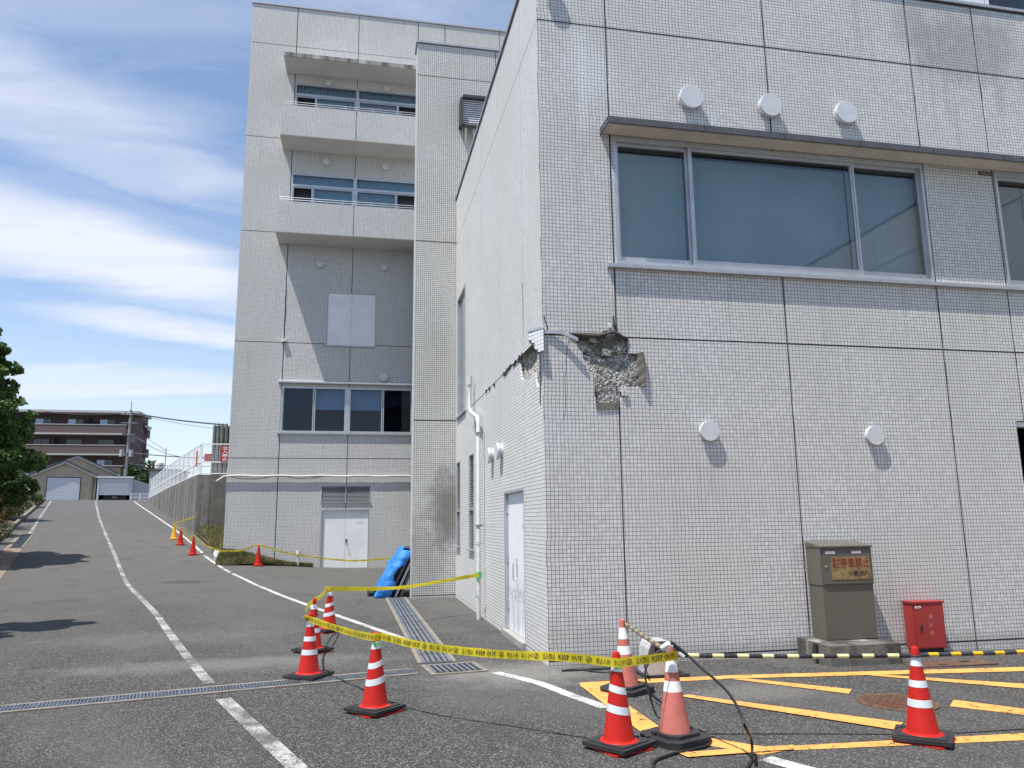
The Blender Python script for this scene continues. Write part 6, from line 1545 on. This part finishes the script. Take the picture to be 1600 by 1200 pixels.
# ------------------------------------------------------------------ boards under a blue tarpaulin leaning on the shaft
BD = [(.76, 1.10), (.90, 1.20), (1.02, 1.26)]
for i, (xb, xt) in enumerate(BD):
    m = MB(); yb0, yb1 = 18.35 + i * .0, 19.7
    dx = .028; H_ = 1.05
    m.add([(xb, yb0, 0.01), (xb + .05, yb0, 0.01), (xt + .05 + .17, yb0, H_), (xt + .17, yb0, H_), (xb, yb1, 0.01), (xb + .05, yb1, 0.01), (xt + .05 + .17, yb1, H_), (xt + .17, yb1, H_)], [(0, 1, 2, 3), (7, 6, 5, 4), (0, 4, 5, 1), (1, 5, 6, 2), (2, 6, 7, 3), (3, 7, 4, 0)])
    t = m.build('leaning_board', panel_brown, loc=(xb, 18.35, 0)); tag(t, ('front', 'middle', 'rear')[i] + ' brown board leaning under the blue tarpaulin', 'board', 'boards under the tarpaulin')
    m = MB(); m.add([(xb - .004, yb0 - .012, .01), (xb + .056, yb0 - .012, .01), (xt + .226, yb0 - .012, H_), (xt + .166, yb0 - .012, H_), (xb - .004, yb0 - .001, .01), (xb + .056, yb0 - .001, .01), (xt + .226, yb0 - .001, H_), (xt + .166, yb0 - .001, H_)], [(0, 1, 2, 3), (7, 6, 5, 4), (0, 4, 5, 1), (1, 5, 6, 2), (2, 6, 7, 3), (3, 7, 4, 0)]); m.build('edge_strip', dk_grey if i != 1 else alu_matt, t)
V = []; nu, nv = 34, 26
for j in range(nv + 1):
    f = j / nv
    for i in range(nu + 1):
        g = i / nu; y = 18.28 + 1.75 * f
        # path: ground on the left, up the slope, over the top to the shaft
        if g < .82: q = g / .82; x = .48 + .02 * f + (1.12 - .48) * q ** 1.12; z = 1.11 * q ** .92
        else: q = (g - .82) / .18; x = 1.12 + .5 * q; z = 1.11 - .04 * q
        ed = (1 - f) * .30 * (1 - abs(g - .35) * 1.2) * (1 if g < .75 else .0)
        n1 = noise.noise(Vector((g * 5, f * 3, 1))); n2 = noise.noise(Vector((g * 13, f * 6, 4)))
        n3 = abs(noise.noise(Vector((g * 9 + f * 5, f * 9, 7)))); n2 += 1.2 * n3
        V.append((x - .05 * n1 - .035 * n2 - .015, y - (.10 * math.sin(g * 5) * (1 - f)) , max(.008, z + .05 * n1 + .02 * n2)))
F = [(j * (nu + 1) + i, j * (nu + 1) + i + 1, (j + 1) * (nu + 1) + i + 1, (j + 1) * (nu + 1) + i) for j in range(nv) for i in range(nu)]
m = MB(); m.add(V, F)
# front skirt hanging over part of the board edges
b0 = len(m.v); V = []
for i in range(19):
    g = i / 18 * .80; k = int(g * nu); p = m.v[k]; w = .26 * (1 - .25 * g) * (1 + .35 * math.sin(g * 11))
    V += [p, (p[0] + w, p[1] - .03 - .02 * math.sin(i * 1.7), max(.02, p[2] - .10 * w))]
m.add(V, [(2 * i, 2 * i + 2, 2 * i + 3, 2 * i + 1) for i in range(18)])
o = m.build('blue_tarpaulin', blue_tarp, loc=(.8, 18.3, 0), smooth=True); tag(o, 'bright blue tarpaulin thrown over boards leaning by the shaft', 'tarpaulin')
sm_ = o.modifiers.new('thickness', 'SOLIDIFY'); sm_.thickness = .006
crumple('black_sandbag', 'small black sandbag at the left foot of the blue tarpaulin', 'sandbag', (.42, 18.9, .0), (.12, .16, .12), black_rub, 8)
crumple('black_sandbag', 'black bundle on top of the blue tarpaulin by the shaft', 'sandbag', (1.25, 18.6, 1.04), (.16, .14, .06), black_rub, 9)

# tidy the builder's notes
for o in bpy.data.objects:
    if '_o' in o: del o['_o']
bpy.context.view_layer.update()
